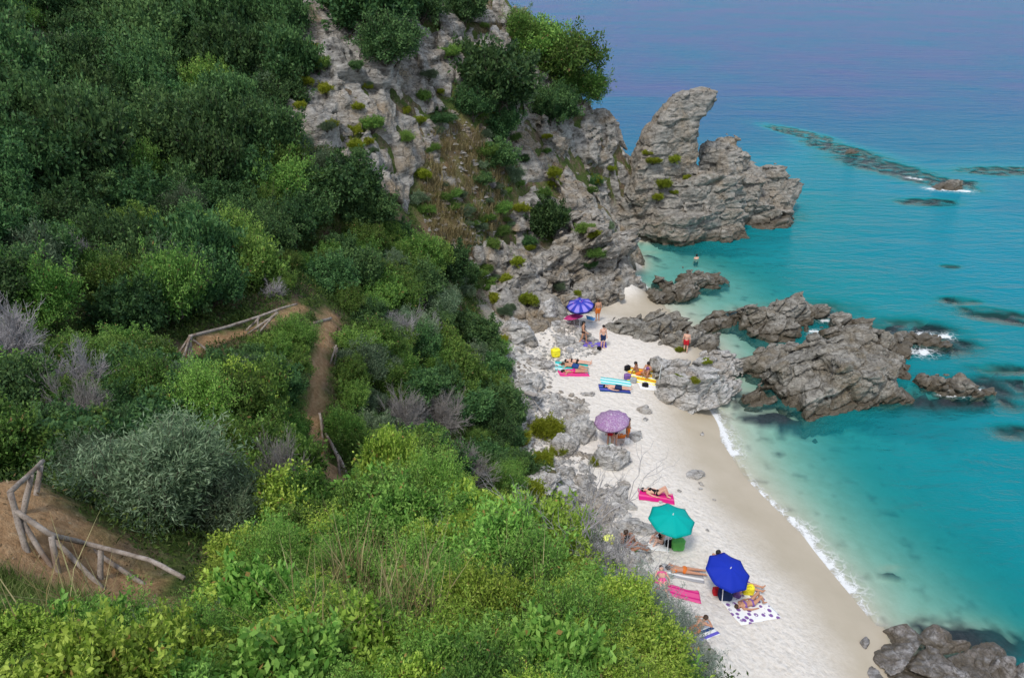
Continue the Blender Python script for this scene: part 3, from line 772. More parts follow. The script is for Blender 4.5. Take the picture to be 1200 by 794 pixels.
def boulder(x, y, size, label, group, k=None, yaw=None, sink=.25, flat=1.0, name="boulder"):
    o = obj(name, BPROTO[int(rng.integers(len(BPROTO))) if k is None else k])
    s = size / 1.9
    o.scale = (s, s * rng.uniform(.8, 1.15), s * rng.uniform(.85, 1.15) * flat)
    o.rotation_euler = (rng.uniform(-.2, .2), rng.uniform(-.2, .2), rng.uniform(0, 6.3) if yaw is None else R(yaw))
    o.location = (x, y, h1(x, y) + s * (.5 - sink) * flat)
    return tag(o, label, "boulder" if size > .7 else "stone", group)

taken = []
def put(px, py, size, label, group, **kw):
    size *= .84; p = hit(px, py); taken.append((p[0], p[1], size * .5))
    return boulder(p[0], p[1], size, label, group, **kw)
LB = "large boulders along the foot of the slope"
put(716, 545, 2.3, "smooth pale grey boulder with a green cushion plant on its left side", LB, k=0, yaw=10, sink=.1)
put(679, 513, 2.4, "dark grey boulder behind the biggest yellow green plant, left of the lilac umbrella", LB, k=1, yaw=40, sink=.05)
put(660, 526, 1.7, "grey boulder leaning on the darker one beside the biggest yellow green plant", LB, k=2, yaw=30)
put(608, 470, 2.6, "flat topped grey boulder with a weathered plank lying across it", LB, k=3, yaw=20, sink=.1)
put(655, 585, 1.7, "brown grey boulder under the slope beside the rusty dry bush", LB, k=4, yaw=-20)
put(632, 565, 1.9, "pinkish brown flat boulder between two yellow green plants", LB, k=5, yaw=30, flat=.6)
put(665, 556, 1.3, "grey block with square edges below the third yellow green plant", LB, k=6, yaw=10)
put(606, 398, 2.8, "brown stained block at the top of the boulder strip below the crag", LB, k=7, yaw=0, sink=.05)
put(640, 372, 2.2, "grey boulder below the crags left of the purple umbrella", LB, k=8, yaw=50)
put(660, 402, 1.5, "pale boulder above the yellow beach bag", LB, k=0, yaw=80, flat=.7)
put(630, 428, 2.2, "long grey boulder left of the yellow beach bag", LB, k=1, yaw=0, flat=.6)
put(625, 452, 1.6, "rough grey boulder below the long one in the boulder strip", LB, k=2, yaw=60)
put(754, 482, 1.1, "cracked low stone beside the foot prints right of the lilac umbrella", "low stones bedded in the sand", k=3, yaw=20, flat=.6)
put(745, 512, 1.2, "ribbed low stone just below right of the lilac umbrella", "low stones bedded in the sand", k=4, yaw=30, flat=.5)
put(812, 556, 1.3, "thin flat stone lying alone on the wet sand's edge", "low stones bedded in the sand", k=5, yaw=10, flat=.35)
put(690, 462, 1.1, "thin stone half buried left of the blue mat", "low stones bedded in the sand", k=6, yaw=5, flat=.3)
put(722, 580, 1.5, "pair of ribbed grey stones in the sand left of the magenta towel", "low stones bedded in the sand", k=7, yaw=70, flat=.5)
put(700, 603, 1.6, "rounded grey stone behind the bare grey branches", "low stones bedded in the sand", k=8, yaw=0, flat=.6)
put(745, 618, 2.2, "long flat slab left of the teal umbrella", "low stones bedded in the sand", k=1, yaw=-15, flat=.4)

ZONES = [  # polygon in the photograph that the zone fills, count, sizes, label stem
    ([(575, 375), (650, 360), (668, 395), (655, 430), (640, 470), (655, 495), (600, 500), (590, 430)], 46, (.3, 1.0), "weathered grey boulder in the strip between green scrub and the upper beach"),
    ([(655, 370), (690, 378), (705, 400), (670, 412), (648, 400)], 15, (.5, 1.2), "flat pale stone below the purple umbrella"),
    ([(640, 455), (690, 462), (690, 500), (650, 500)], 36, (.22, .7), "small jagged grey stone in the patch left of the lilac umbrella"),
    ([(600, 500), (660, 500), (700, 540), (700, 600), (640, 610), (600, 575)], 38, (.3, 1.0), "grey boulder among the yellow green plants in the middle of the beach"),
    ([(665, 575), (735, 565), (745, 620), (770, 650), (730, 670), (690, 640)], 62, (.22, .8), "pale grey stone behind the bare branches at the back of the sand"),
    ([(730, 640), (790, 700), (840, 770), (800, 780), (740, 700)], 30, (.25, .7), "pale stone at the slope's foot near the silver plant"),
    ([(690, 480), (820, 500), (860, 640), (780, 600), (700, 560)], 14, (.18, .4), "little dark stone scattered on the open sand"),
    ([(560, 345), (640, 350), (690, 345), (650, 372), (580, 390)], 20, (.5, 1.2), "broken grey block fallen at the base of the crags"),
]
for poly, n, (a, b), lab in ZONES:
    poly = np.array(poly, float); lo, hi = poly.min(0), poly.max(0); c = 0; tries = 0
    while c < n and tries < 6000:
        tries += 1
        px, py = rng.uniform(lo, hi)
        if not inpoly(px, py, poly): continue
        s = a * (b / a) ** (rng.random() ** 1.4)
        p = hit(px, py)
        if any((p[0] - q[0]) ** 2 + (p[1] - q[1]) ** 2 < (.45 * (q[2] + s * .5)) ** 2 for q in taken): continue
        taken.append((p[0], p[1], s * .5)); c += 1
        boulder(p[0], p[1], s, lab, lab.split(" ", 1)[1].replace("boulder", "boulders").replace("stone ", "stones ").replace("block ", "blocks "), flat=rng.uniform(.5, .95), sink=rng.uniform(.1, .35))
# shingle: countless pebbles between the boulders
pv, pf = [], []
base = np.array([(1, 0, 0), (-1, 0, 0), (0, 1, 0), (0, -1, 0), (0, 0, .7), (.6, .6, .35), (-.6, .5, .3), (.1, -.7, .4)])
octf = np.array([(0, 2, 4), (2, 1, 4), (1, 3, 4), (3, 0, 4), (2, 0, 4), (1, 2, 4), (3, 1, 4), (0, 3, 4)])[:4]
cnt = 0
for poly, n, _, _ in ZONES[:6] + ZONES[7:]:
    poly = np.array(poly, float); lo, hi = poly.min(0), poly.max(0); q = rng.uniform(lo, hi, (int(n * 26), 2))
    q = q[inpoly(q[:, 0], q[:, 1], poly)]
    for px, py in q:
        p = W(px, py, 2.0); s = rng.uniform(.05, .17); a = rng.uniform(0, 6.3); ca, sa = math.cos(a), math.sin(a)
        v = base[:5] * s * rng.uniform(.7, 1.3, (5, 3)); v = np.c_[v[:, 0] * ca - v[:, 1] * sa, v[:, 0] * sa + v[:, 1] * ca, v[:, 2]]
        pv.append(v + (p[0], p[1], h1(p[0], p[1]))); pf.append(octf + 5 * cnt); cnt += 1
tag(obj("shingle", mesh_data("shingle", np.concatenate(pv), np.concatenate(pf), M_boulder, False)), "grey shingle strewn between the boulders at the back of the beach", "shingle", kind="stuff")

# rubble in the gully: countless
pv, pf, cnt = [], [], 0
poly = np.array([(515, 120), (560, 150), (600, 212), (590, 240), (575, 320), (530, 310), (490, 255), (500, 205)], float); lo, hi = poly.min(0), poly.max(0)
for px, py in rng.uniform(lo, hi, (1100, 2)):
    if not inpoly(px, py, poly): continue
    p = hit(px, py); s = .06 + .30 * rng.random() ** 3; a = rng.uniform(0, 6.3); ca, sa = math.cos(a), math.sin(a)
    v = base[:5] * s * rng.uniform(.6, 1.3, (5, 3)); v = np.c_[v[:, 0] * ca - v[:, 1] * sa, v[:, 0] * sa + v[:, 1] * ca, v[:, 2]]
    pv.append(v + p); pf.append(octf + 5 * cnt); cnt += 1
tag(obj("rubble", mesh_data("rubble", np.concatenate(pv), np.concatenate(pf), M_cliff, False)), "loose grey rubble lying in the brown gully of the cliff", "rubble", kind="stuff")
# ------------------------------------------------------------------ plants
from mathutils.bvhtree import BVHTree
def _bvh(o):
    me = o.data; n = len(me.vertices); v = np.empty(n * 3, np.float32); me.vertices.foreach_get("co", v); v = v.reshape(-1, 3) + np.array(o.location, np.float32)
    return BVHTree.FromPolygons(v.tolist(), [tuple(p.vertices) for p in me.polygons])
BVH = [_bvh(o) for o in ROCKOBJ]
def surf(px, py):
    """first point of rock or ground on the line of sight through a photo pixel"""
    p = hit(px, py); o = Vector((0, 0, CAM_Z)); d = Vector(G(px, py, 10.0)) - o; d.normalize(); best = (Vector(p) - o).length
    for b in BVH:
        h = b.ray_cast(o, d)
        if h[0] is not None and h[3] < best: best = h[3]; p = np.array(h[0])
    return np.array(p)

def leaf_material(name, a, b, c, trans=.32, rough=.55, objvar=.38, dry=None, hue=(.487, .514)):
    t = NT(name)
    tone = t.attr("tone"); rnd = t.new("ShaderNodeObjectInfo").outputs["Random"]
    base = t.ramp(tone, [(.0, a), (.5, b), (1.0, c)] + ([] if dry is None else []))
    hsv = t.new("ShaderNodeHueSaturation"); t.l.new(base, hsv.inputs["Color"])
    t.put(hsv.inputs["Value"], t.rng(rnd, 0, 1, 1 - objvar, 1 + objvar))
    t.put(hsv.inputs["Hue"], t.rng(t.math('FRACT', t.math('MULTIPLY', rnd, 7.31)), 0, 1, hue[0], hue[1]))
    colr = hsv.outputs[0]
    if dry is not None: colr = t.mix(t.rng(tone, .96, .985), colr, dry)
    t.fin(colr, rough, spec=.16)
    tl = t.new("ShaderNodeBsdfTranslucent"); t.l.new(colr, tl.inputs[0])
    mx = t.new("ShaderNodeMixShader"); mx.inputs[0].default_value = trans
    t.l.new(t.p.outputs[0], mx.inputs[1]); t.l.new(tl.outputs[0], mx.inputs[2]); t.l.new(mx.outputs[0], t.out.inputs[0])
    return t.m
L_dark = leaf_material("leaf_dark", (.017, .047, .021), (.047, .110, .039), (.120, .220, .068))
L_mid = leaf_material("leaf_mid", (.030, .080, .018), (.085, .180, .034), (.200, .320, .065), dry=(.26, .17, .07))
L_bright = leaf_material("leaf_bright", (.060, .125, .016), (.200, .330, .036), (.480, .610, .110), hue=(.494, .512), objvar=.20, dry=(.40, .27, .09))
L_fresh = leaf_material("leaf_fresh", (.034, .105, .020), (.120, .285, .045), (.310, .520, .110), hue=(.492, .506), objvar=.22, dry=(.40, .27, .09))
L_grey = leaf_material("leaf_grey", (.045, .085, .045), (.110, .170, .088), (.225, .295, .175))
L_silver = leaf_material("leaf_silver", (.13, .18, .13), (.24, .30, .23), (.38, .44, .36), objvar=.15)
L_lime = leaf_material("leaf_lime", (.075, .105, .008), (.19, .235, .016), (.33, .36, .04), objvar=.2)
L_grass = leaf_material("grass_blade", (.035, .07, .012), (.09, .15, .025), (.28, .27, .11), objvar=.3)
L_under = leaf_material("low_growth", (.022, .045, .012), (.062, .105, .022), (.14, .18, .045), dry=(.20, .14, .07))

def wood_material(name, a, b):
    t = NT(name); n = t.noise(t.coord(scale=(6, 6, 1.2)), 3, 5, .7)
    return t.fin(t.ramp(n, [(.3, a), (.7, b)]), .9, t.bump(n, .5, .02), .1)
M_twig = wood_material("grey_twigs", (.24, .225, .225), (.46, .44, .445))
M_twigd = wood_material("purple_twigs", (.18, .165, .152), (.34, .318, .295))
M_bark = wood_material("bark", (.05, .04, .032), (.13, .105, .085))
def log_material():
    t = NT("fence_log"); P = t.pos(); n = t.noise(P, 5, 5, .7); g = t.noise(t.pos(), 38, 4, .75); s = t.noise(P, 1.6, 3)
    c = t.ramp(n, [(.28, (.13, .10, .08)), (.5, (.27, .23, .195)), (.75, (.42, .375, .335))])
    c = t.mix(t.rng(g, .55, .68, 0, .8), c, (.06, .045, .035)); c = t.mix(t.rng(s, .55, .62, 0, .6), c, (.16, .10, .065))
    return t.fin(c, .92, t.bump(g, .7, .012), .08)
M_log = log_material()

def leaves(P, N, n_per, L, wid, spread, r, jitter=.06, lobe=None, droop=0.0):
    """n_per leaf blades round every sprig point P that looks along N"""
    k = len(P) * n_per
    p = np.repeat(P, n_per, 0) + r.normal(size=(k, 3)) * jitter
    d = np.repeat(N, n_per, 0) + r.normal(size=(k, 3)) * spread
    d[:, 2] -= droop
    d /= np.linalg.norm(d, axis=1)[:, None]
    s = np.cross(d, r.normal(size=(k, 3))); s /= np.linalg.norm(s, axis=1)[:, None] + 1e-9
    l = (L * r.uniform(.65, 1.3, k))[:, None]; w = l * wid
    a = p; b = p + d * l * .5 + s * w * .5; c = p + d * l; e = p + d * l * .5 - s * w * .5
    v = np.stack([a, b, c, e], 1).reshape(-1, 3)
    f = np.arange(4 * k).reshape(-1, 4)
    tone = r.random(len(P)) ** 1.3 * .75 + (0 if lobe is None else lobe) + .0
    tone = np.repeat(np.repeat(tone, n_per) + r.random(k) * .35, 4)
    tone = np.clip(tone, 0, 1) * .93
    tone[np.repeat(r.random(k) < .012, 4)] = 1.0
    return v, f, tone

def tubes(segs, sides=4):
    """segs: list of (polyline points, radius at start, radius at end)"""
    V, F, n = [], [], 0
    for pts, r0, r1 in segs:
        pts = np.asarray(pts, float); m = len(pts)
        t = np.gradient(pts, axis=0); t /= np.linalg.norm(t, axis=1)[:, None] + 1e-9
        ref = np.array([.3, .9, .1]) if abs(t[0] @ np.array([0, 0, 1.])) > .8 else np.array([0, 0, 1.])
        a = np.cross(t, ref); a /= np.linalg.norm(a, axis=1)[:, None] + 1e-9; b = np.cross(t, a)
        rr = np.linspace(r0, r1, m)[:, None]
        ang = np.arange(sides) * 2 * math.pi / sides
        ring = pts[:, None] + rr[:, None] * (a[:, None] * np.cos(ang)[None, :, None] + b[:, None] * np.sin(ang)[None, :, None])
        V.append(ring.reshape(-1, 3))
        i = np.arange(m - 1)[:, None] * sides + np.arange(sides)[None]; j = np.arange(m - 1)[:, None] * sides + (np.arange(sides)[None] + 1) % sides
        F.append(np.stack([i, j, j + sides, i + sides], -1).reshape(-1, 4) + n)
        n += m * sides
    return np.concatenate(V), np.concatenate(F)

def wander(a, b, r, n=5, k=.08):
    a, b = np.array(a, float), np.array(b, float); L = np.linalg.norm(b - a)
    p = a + (b - a) * np.linspace(0, 1, n)[:, None]
    p[1:-1] += r.normal(size=(n - 2, 3)) * L * k
    return p

def bush_proto(name, seed, mat, n_lobes=9, sprigs=2200, per=6, L=.11, wid=.55, spread=.55, flat=.75, height=1.0, droop=0.0, jitter=.05, wood=None, shoots=60, slen=.38):
    """a shrub of about 1 m radius: uneven lobes of leafy sprigs on a few limbs"""
    r = np.random.default_rng(seed)
    C, RR = [], []
    for i in range(n_lobes):
        a = r.uniform(0, 6.28); q = math.sqrt(r.random()) * .68
        C.append((q * math.cos(a), q * math.sin(a), height * (.35 + .50 * r.random() * (1 - q * .6)))); RR.append(r.uniform(.26, .50))
    C, RR = np.array(C), np.array(RR)
    P, N, T = [], [], []
    w = RR ** 2 / (RR ** 2).sum()
    for c, rad, ww in zip(C, RR, w):
        k = int(sprigs * ww)
        n = r.normal(size=(k, 3)); n[:, 2] = np.where(n[:, 2] < -.35, -n[:, 2], n[:, 2]); n /= np.linalg.norm(n, axis=1)[:, None]
        lump = 1 + .42 * noise3(n * 2.2 + c * 3) + .26 * noise3(n * 5.5 + c * 7)
        rr = rad * lump * (1 - .45 * r.random(k) ** 2.5)
        p = c + n * rr[:, None] * np.array([1, 1, flat])
        P.append(p); N.append(n + np.array([0, 0, .35])); T.append(np.full(k, r.uniform(0, .25)))
    P, N, T = np.concatenate(P), np.concatenate(N), np.concatenate(T)
    keep = np.ones(len(P), bool)
    for c, rad in zip(C, RR):
        keep &= ~(np.linalg.norm((P - c) / np.array([1, 1, flat]), axis=1) < rad * .50)
    P, N, T = P[keep], N[keep], T[keep]
    SH, SN, ST_, stalks = [], [], [], []
    for _ in range(shoots):
        i = int(r.integers(len(P))); d = N[i] + r.normal(size=3) * .45 + np.array([0, 0, .5]); d /= np.linalg.norm(d)
        ln = slen * r.uniform(.4, 1.2); pts = wander(P[i] - d * .1, P[i] + d * ln + np.array([0, 0, -.25 * ln * r.random()]), r, 5, .07); stalks.append((pts, .008, .003))
        for q in np.linspace(.25, 1, max(4, int(ln / .045))):
            SH.append(np.array([np.interp(q, np.linspace(0, 1, 5), pts[:, k]) for k in range(3)])); SN.append(d * .5 + r.normal(size=3) * .5); ST_.append(r.uniform(.1, .5))
    if shoots: P, N, T = np.r_[P, SH], np.r_[N, SN], np.r_[T, ST_]
    lv, lf, tone = leaves(P, N, per, L, wid, spread, r, jitter, T, droop)
    root = empty(name)
    obj("foliage", mesh_data("foliage", lv, lf, mat, False, {"tone": tone}), root)
    segs = []
    for c, rad in zip(C, RR):
        base = np.array([r.normal() * .06, r.normal() * .06, -.25])
        segs.append((wander(base, c, r), .035, .015))
        for _ in range(6):
            n = r.normal(size=3); n[2] = abs(n[2]); n /= np.linalg.norm(n)
            segs.append((wander(c, c + n * rad * .95, r, 4), .013, .004))
    segs += stalks
    tv, tf = tubes(segs)
    obj("stems", mesh_data("stems", tv, tf, wood or M_bark), root)
    return root

def twig_proto(name, seed, mat, n0=9, levels=3, upright=.6, length=.75, rad=.016, kids=4, fan=.75):
    """a leafless shrub: forking, thinning twigs"""
    r = np.random.default_rng(seed); segs = []
    def grow(p, d, l, rd, lev):
        e = p + d * l
        pts = wander(p, e, r, 4, .06); segs.append((pts, rd, rd * .55))
        if lev == 0: return
        for _ in range(kids + int(r.integers(0, 2))):
            nd = d + r.normal(size=3) * fan * .6 + np.array([0, 0, .15 * upright]); nd /= np.linalg.norm(nd)
            s = pts[int(r.integers(1, 4))]
            grow(s, nd, l * r.uniform(.45, .75), rd * .55, lev - 1)
    for _ in range(n0):
        a = r.uniform(0, 6.28); q = r.uniform(.25, 1)
        d = np.array([math.cos(a) * q * fan, math.sin(a) * q * fan, upright + r.uniform(0, .5)]); d /= np.linalg.norm(d)
        grow(np.array([r.normal() * .08, r.normal() * .08, -.12]), d, length * r.uniform(.6, 1), rad, levels)
    root = empty(name)
    v, f = tubes(segs, 3)
    o = obj("twigs", mesh_data("twigs", v, f, mat), root)
    return root

def blade_proto(name, seed, mat, n=120, h=.5, w=.02, spread=.5, base=.15, heads=None):
    r = np.random.default_rng(seed)
    V, T = [], []
    for i in range(n):
        a = r.uniform(0, 6.28); q = base * math.sqrt(r.random()); p = np.array([q * math.cos(a), q * math.sin(a), -.03])
        b = r.uniform(0, 6.28); ln = h * r.uniform(.5, 1.15); lean = spread * r.random()
        d = np.array([math.cos(b) * lean, math.sin(b) * lean, 1]); s = np.array([-math.sin(b), math.cos(b), 0]) * w
        m = p + d * ln * .55; tip = p + d * ln + np.array([math.cos(b), math.sin(b), -.35]) * lean * ln * .45
        V += [p - s * .6, p + s * .6, m + s * .5, m - s * .5, m - s * .5, m + s * .5, tip + s * .05, tip - s * .05]; T += [r.random()] * 8
    V = np.array(V); F = np.arange(len(V)).reshape(-1, 4)
    return V, F, np.array(T)

HIDE = []          # originals of every plant; the first placement moves the original itself
class Kind:
    def __init__(s, root): s.root, s.used = root, False
    def place(s, x, y, size, label, cat, group, squash=1.0, sink=0.0, rz=None, z=None):
        o = s.root if not s.used else copy_tree(s.root)
        s.used = True
        o.location = (x, y, (h1(x, y) if z is None else z) - sink)
        o.rotation_euler = (rng.uniform(-.08, .08), rng.uniform(-.08, .08), rng.uniform(0, 6.28) if rz is None else rz)
        o.scale = (size * rng.uniform(.9, 1.12), size * rng.uniform(.9, 1.12), size * squash)
        return tag(o, label, cat, group)

K = {}
K["dark"] = [Kind(bush_proto("evergreen_shrub", 400 + i, L_dark, (13, 10, 16)[i], 3600, 6, (.095, .08, .11)[i], .52, .6, .85, 1.1, shoots=170, slen=.55)) for i in range(3)]
K["mid"] = [Kind(bush_proto("leafy_shrub", 410 + i, L_mid, (12, 9, 14)[i], 3300, 6, (.08, .065, .095)[i], .45, .65, .85, 1.05, shoots=150, slen=.5)) for i in range(3)]
K["grey"] = [Kind(bush_proto("grey_leaved_shrub", 420 + i, L_grey, 11, 2900, 7, .085, .26, .75, .75, .95)) for i in range(2)]
K["bright"] = [Kind(bush_proto("bright_shrub", 430 + i, (L_bright, L_fresh)[i % 2], (7, 9, 6, 11, 8, 7)[i], 3400, 6, (.090, .075, .110, .062, .08, .1)[i], (.42, .26, .50, .36, .3, .4)[i], .8, .95, 1.15, droop=.1, jitter=.07, shoots=150, slen=.7)) for i in range(6)]
K["willow"] = [Kind(bush_proto("narrow_leaved_shrub", 440, L_grey, 16, 5200, 7, .085, .20, .7, .85, 1.15, droop=.05, jitter=.06, shoots=220, slen=.4))]
K["broad"] = [Kind(bush_proto("broad_leaved_plant", 445 + i, (L_fresh, L_bright)[i], 7, 800, 5, .19, .50, .8, .9, 1.1, droop=.25, jitter=.08, shoots=70, slen=.7)) for i in range(2)]
K["silver"] = [Kind(bush_proto("silver_plant", 450 + i, L_silver, 8, 420, 6, .07, .26, .8, .9, 1.1, wood=M_twig, shoots=190, slen=.9)) for i in range(2)]
K["lime"] = [Kind(bush_proto("cushion_plant", 460 + i, L_lime, 9, 1300, 7, .15, .24, .5, .8, .75)) for i in range(2)]
K["dead"] = [Kind(twig_proto("dead_shrub", 470 + i, M_twig, 17, 3, .8, .66, .017, 6, .7)) for i in range(2)]
K["deadp"] = [Kind(twig_proto("dead_shrub", 475 + i, M_twigd, 18, 3, .9, .64, .016, 6, .65)) for i in range(2)]
K["bare"] = [Kind(twig_proto("bare_shrub", 480 + i, M_twig, 7, 3, 1.3, .85, .014, 3, .6)) for i in range(2)]

NAMES = {"dark": "evergreen shrub", "mid": "leafy shrub", "grey": "grey leaved shrub", "bright": "bright shrub", "willow": "narrow leaved shrub", "silver": "silver plant", "broad": "broad leaved plant", "lime": "cushion plant",
         "dead": "dead shrub", "deadp": "dead shrub", "bare": "bare shrub"}
LOOK = {"dark": "dark green dense shrub", "mid": "mid green leafy shrub", "grey": "grey green fine leaved shrub", "bright": "bright yellow green leafy shrub", "lime": "lime green cushion plant",
        "dead": "leafless pale grey shrub", "deadp": "leafless purplish grey shrub", "willow": "blue green narrow leaved shrub", "silver": "silver leaved plant", "broad": "fresh green broad leaved plant", "bare": "bare branching grey shrub"}
SHRUBS = []
def shrub(kind, px, py, size, where=None, label=None, squash=1.0, sink=.12, lift=0.0, group=None, on_rock=False):
    p = surf(px, py) if on_rock else hit(px, py, lift=lift)
    k = K[kind][int(rng.integers(len(K[kind])))]
    o = k.place(p[0], p[1], size, label or (LOOK[kind] + " " + where), NAMES[kind], group or (NAMES[kind] + "s " + (where or "").strip()), squash, sink * size, z=p[2] if on_rock else None)
    SHRUBS.append((p[0], p[1], size))
    return o

# --- plants that stand out in the photograph
shrub("willow", 180, 606, 1.22, label="big blue green narrow leaved shrub directly behind the log fence", group="shrubs by the log fence", squash=1.05)
shrub("willow", 112, 585, .8, label="smaller blue green shrub at the corner of the log fence", group="shrubs by the log fence")
shrub("willow", 255, 612, .95, label="blue green narrow leaved shrub right of the log fence's end", group="shrubs by the log fence")
shrub("dead", 12, 430, 1.8, label="large silvery leafless shrub cut by the left edge of the view", group="leafless shrubs on the slope")
shrub("dead", 88, 475, 1.3, label="thin grey leafless shrub below the silvery one at the left edge", group="leafless shrubs on the slope", squash=1.2)
shrub("deadp", 100, 515, 1.2, label="purplish leafless shrub behind the blue green shrub", group="leafless shrubs on the slope", squash=1.2)
shrub("dead", 465, 400, 1.9, label="round pale grey leafless shrub right of the trail's upper end", group="leafless shrubs on the slope", squash=1.1)
shrub("deadp", 470, 505, 2.1, label="purple grey leafless shrub in the middle of the scrub above the beach", group="leafless shrubs on the slope")
shrub("deadp", 520, 500, 1.8, label="smaller purple grey leafless shrub right of the middle one", group="leafless shrubs on the slope")
shrub("deadp", 545, 565, 1.9, label="brown grey leafless shrub behind the bright foreground thicket", group="leafless shrubs on the slope", squash=.8)
shrub("deadp", 330, 590, 1.1, label="thin dark leafless shrub left of the lower trail", group="leafless shrubs on the slope", squash=1.5)
shrub("dead", 500, 398, 1.4, label="small grey leafless shrub beside the round pale one", group="leafless shrubs on the slope")
shrub("deadp", 640, 612, 1.3, label="rusty brown dry shrub at the back of the beach", group="leafless shrubs on the slope", squash=.7)
CL = "shrubs growing on the cliff"
for a in [("dark", 440, 30, 3.6, "widest dark shrub hanging over the top of the grey cliff"), ("dark", 485, 22, 3.0, "dark shrub right of the widest one on the cliff top"), ("dark", 405, 10, 2.2, "dark shrub left of the widest one on the cliff top"),
          ("dark", 540, 22, 2.6, "small dark shrub at the very top of the cliff beside dry grass"), ("dark", 455, 68, 2.5, "dark shrub hanging lowest from the cliff top"),
          ("dark", 575, 118, 3.6, "big dark shrub in the gully between the two cliff faces"), ("dark", 552, 135, 2.0, "dark shrub on the left flank of the gully's big shrub"), ("dark", 585, 160, 2.2, "dark shrub below the gully's big shrub"), ("grey", 600, 120, 2.0, "grey green shrub on the right flank of the gully's big shrub"),
          ("dark", 580, 195, 1.7, "lowest dark shrub in the gully above the grey rounded one"), ("grey", 600, 212, 1.3, "rounded grey green shrub at the bottom of the gully"),
          ("mid", 655, 95, 4.2, "largest bright green shrub on the headland's skyline"), ("mid", 630, 72, 3.3, "green shrub on the skyline left of the largest"), ("mid", 676, 115, 3.0, "green shrub on the skyline right of the largest"), ("dark", 648, 140, 2.8, "darker shrub hanging below the skyline's largest"), ("mid", 612, 48, 2.6, "topmost green shrub of the headland's skyline"),
          ("dark", 640, 270, 2.2, "dark green shrub on the crag above the purple umbrella"), ("dark", 655, 262, 1.3, "smaller dark shrub on the same crag's right edge"), ("mid", 630, 258, 1.1, "green shrub on the crag's left edge"),
          ("grey", 340, 185, 2.2, "pale grey green shrub at the left foot of the cliff"), ("grey", 370, 205, 1.8, "second pale grey green shrub at the left foot of the cliff"),
          ("dark", 400, 240, 2.3, "dark shrub at the foot of the cliff left of the brown gully"), ("dark", 430, 262, 1.8, "dark shrub below the cliff's left buttress"), ("dark", 365, 255, 2.2, "dark shrub in the hollow left of the cliff's foot"),
          ("grey", 525, 350, 1.0, "teal grey shrub at the right border of the middle scrub"), ("grey", 545, 345, .9, "small teal grey shrub beside the crag")]:
    shrub(a[0], a[1], a[2], a[3] * .80, label=a[4], group=CL, sink=.25, on_rock=True, squash=1.15)
LT = "lime green plants on the beach rocks"
for px, py, s, lab in [(645, 512, 1.15, "biggest yellow green cushion plant among the beach boulders"), (610, 518, .7, "round yellow green plant left of the biggest cushion plant"), (638, 545, .8, "yellow green plant below the biggest cushion plant"), (622, 588, 1.0, "yellow green plant where the boulders meet the foreground thicket"),
                       (697, 543, .45, "little round green plant against the pale boulder"), (600, 462, .6, "yellow green plant above the plank boulder"), (575, 435, .9, "orange tinged green plant at the edge of the boulder strip"), (590, 400, .5, "yellow green plant on the brown stained block"), (608, 385, .4, "small green plant at the top of the boulder strip"), (655, 530, .6, "yellow green plant draped on a grey boulder")]:
    shrub("lime", px, py, s * .8, label=lab, group=LT, sink=.1)
for zc, px, py, s, lab in [(54.5, 797, 410, .45, "green tuft on the sand at the bather's feet"), (51.2, 828, 424, .4, "green tuft on top of the rounded boulder's back edge"), (50.0, 797, 441, .35, "small green tuft on the boulder's left shoulder"), (49.5, 814, 446, .38, "green tuft in the middle of the rounded boulder"),
                           (76, 765, 190, .9, "green tuft high under the stack's beak"), (75, 790, 188, .9, "yellow green plant in the stack's notch"), (74, 775, 218, 1.1, "green plant on the stack's middle ledge"), (73.6, 770, 232, .8, "green tuft below the stack's middle ledge"), (74.5, 803, 208, .7, "small green tuft at the stack's right ledge"), (73.5, 790, 226, .5, "smallest tuft on the stack's ledge"), (75, 758, 180, .6, "green tuft left under the beak")]:
    p = surf(px, py); k = K["lime"][int(rng.integers(2))]
    k.place(p[0], p[1], s * .85, lab, "plant", "green tufts on the rocks", .8, 0, z=p[2] - .1)
# small tufts in the cracks of the cliff
for px, py in [(363, 55), (368, 80), (380, 105), (360, 100), (420, 130), (430, 165), (415, 170), (520, 110), (440, 150), (495, 210), (560, 62), (500, 120), (700, 215), (650, 215), (610, 245), (560, 260), (575, 290), (585, 275), (605, 310), (590, 330), (700, 305), (715, 200), (640, 180), (620, 290)]:
    shrub("lime" if rng.random() < .7 else "mid", px + rng.uniform(-4, 4), py + rng.uniform(-4, 4), rng.uniform(.4, .75), label="small yellow green tuft in a crack of the grey cliff", group="tufts in the cracks of the cliff", on_rock=True, sink=.2)

_cp = [(350, 20), (420, 80), (500, 90), (560, 20), (600, 40), (615, 120), (690, 130), (725, 175), (735, 330), (690, 345), (600, 385), (570, 340), (600, 250), (610, 180), (520, 110), (480, 220), (430, 240), (400, 190), (345, 150)]
_n = 0
while _n < 46:
    px, py = rng.uniform(340, 740), rng.uniform(10, 380)
    if not inpoly(px, py, _cp): continue
    k_ = ("lime", "mid", "grey", "dark")[int(rng.choice(4, p=[.35, .3, .2, .15]))]
    shrub(k_, px, py, rng.uniform(.3, .8), label={"lime": "small yellow green tuft in a crack of the grey cliff", "mid": "little green shrub rooted in the grey cliff face", "grey": "little grey green shrub rooted in the grey cliff face", "dark": "little dark shrub rooted in the grey cliff face"}[k_],
          group={"lime": "tufts in the cracks of the cliff", "mid": "little green shrubs on the cliff face", "grey": "little grey shrubs on the cliff face", "dark": "little dark shrubs on the cliff face"}[k_], on_rock=True, sink=.25); _n += 1
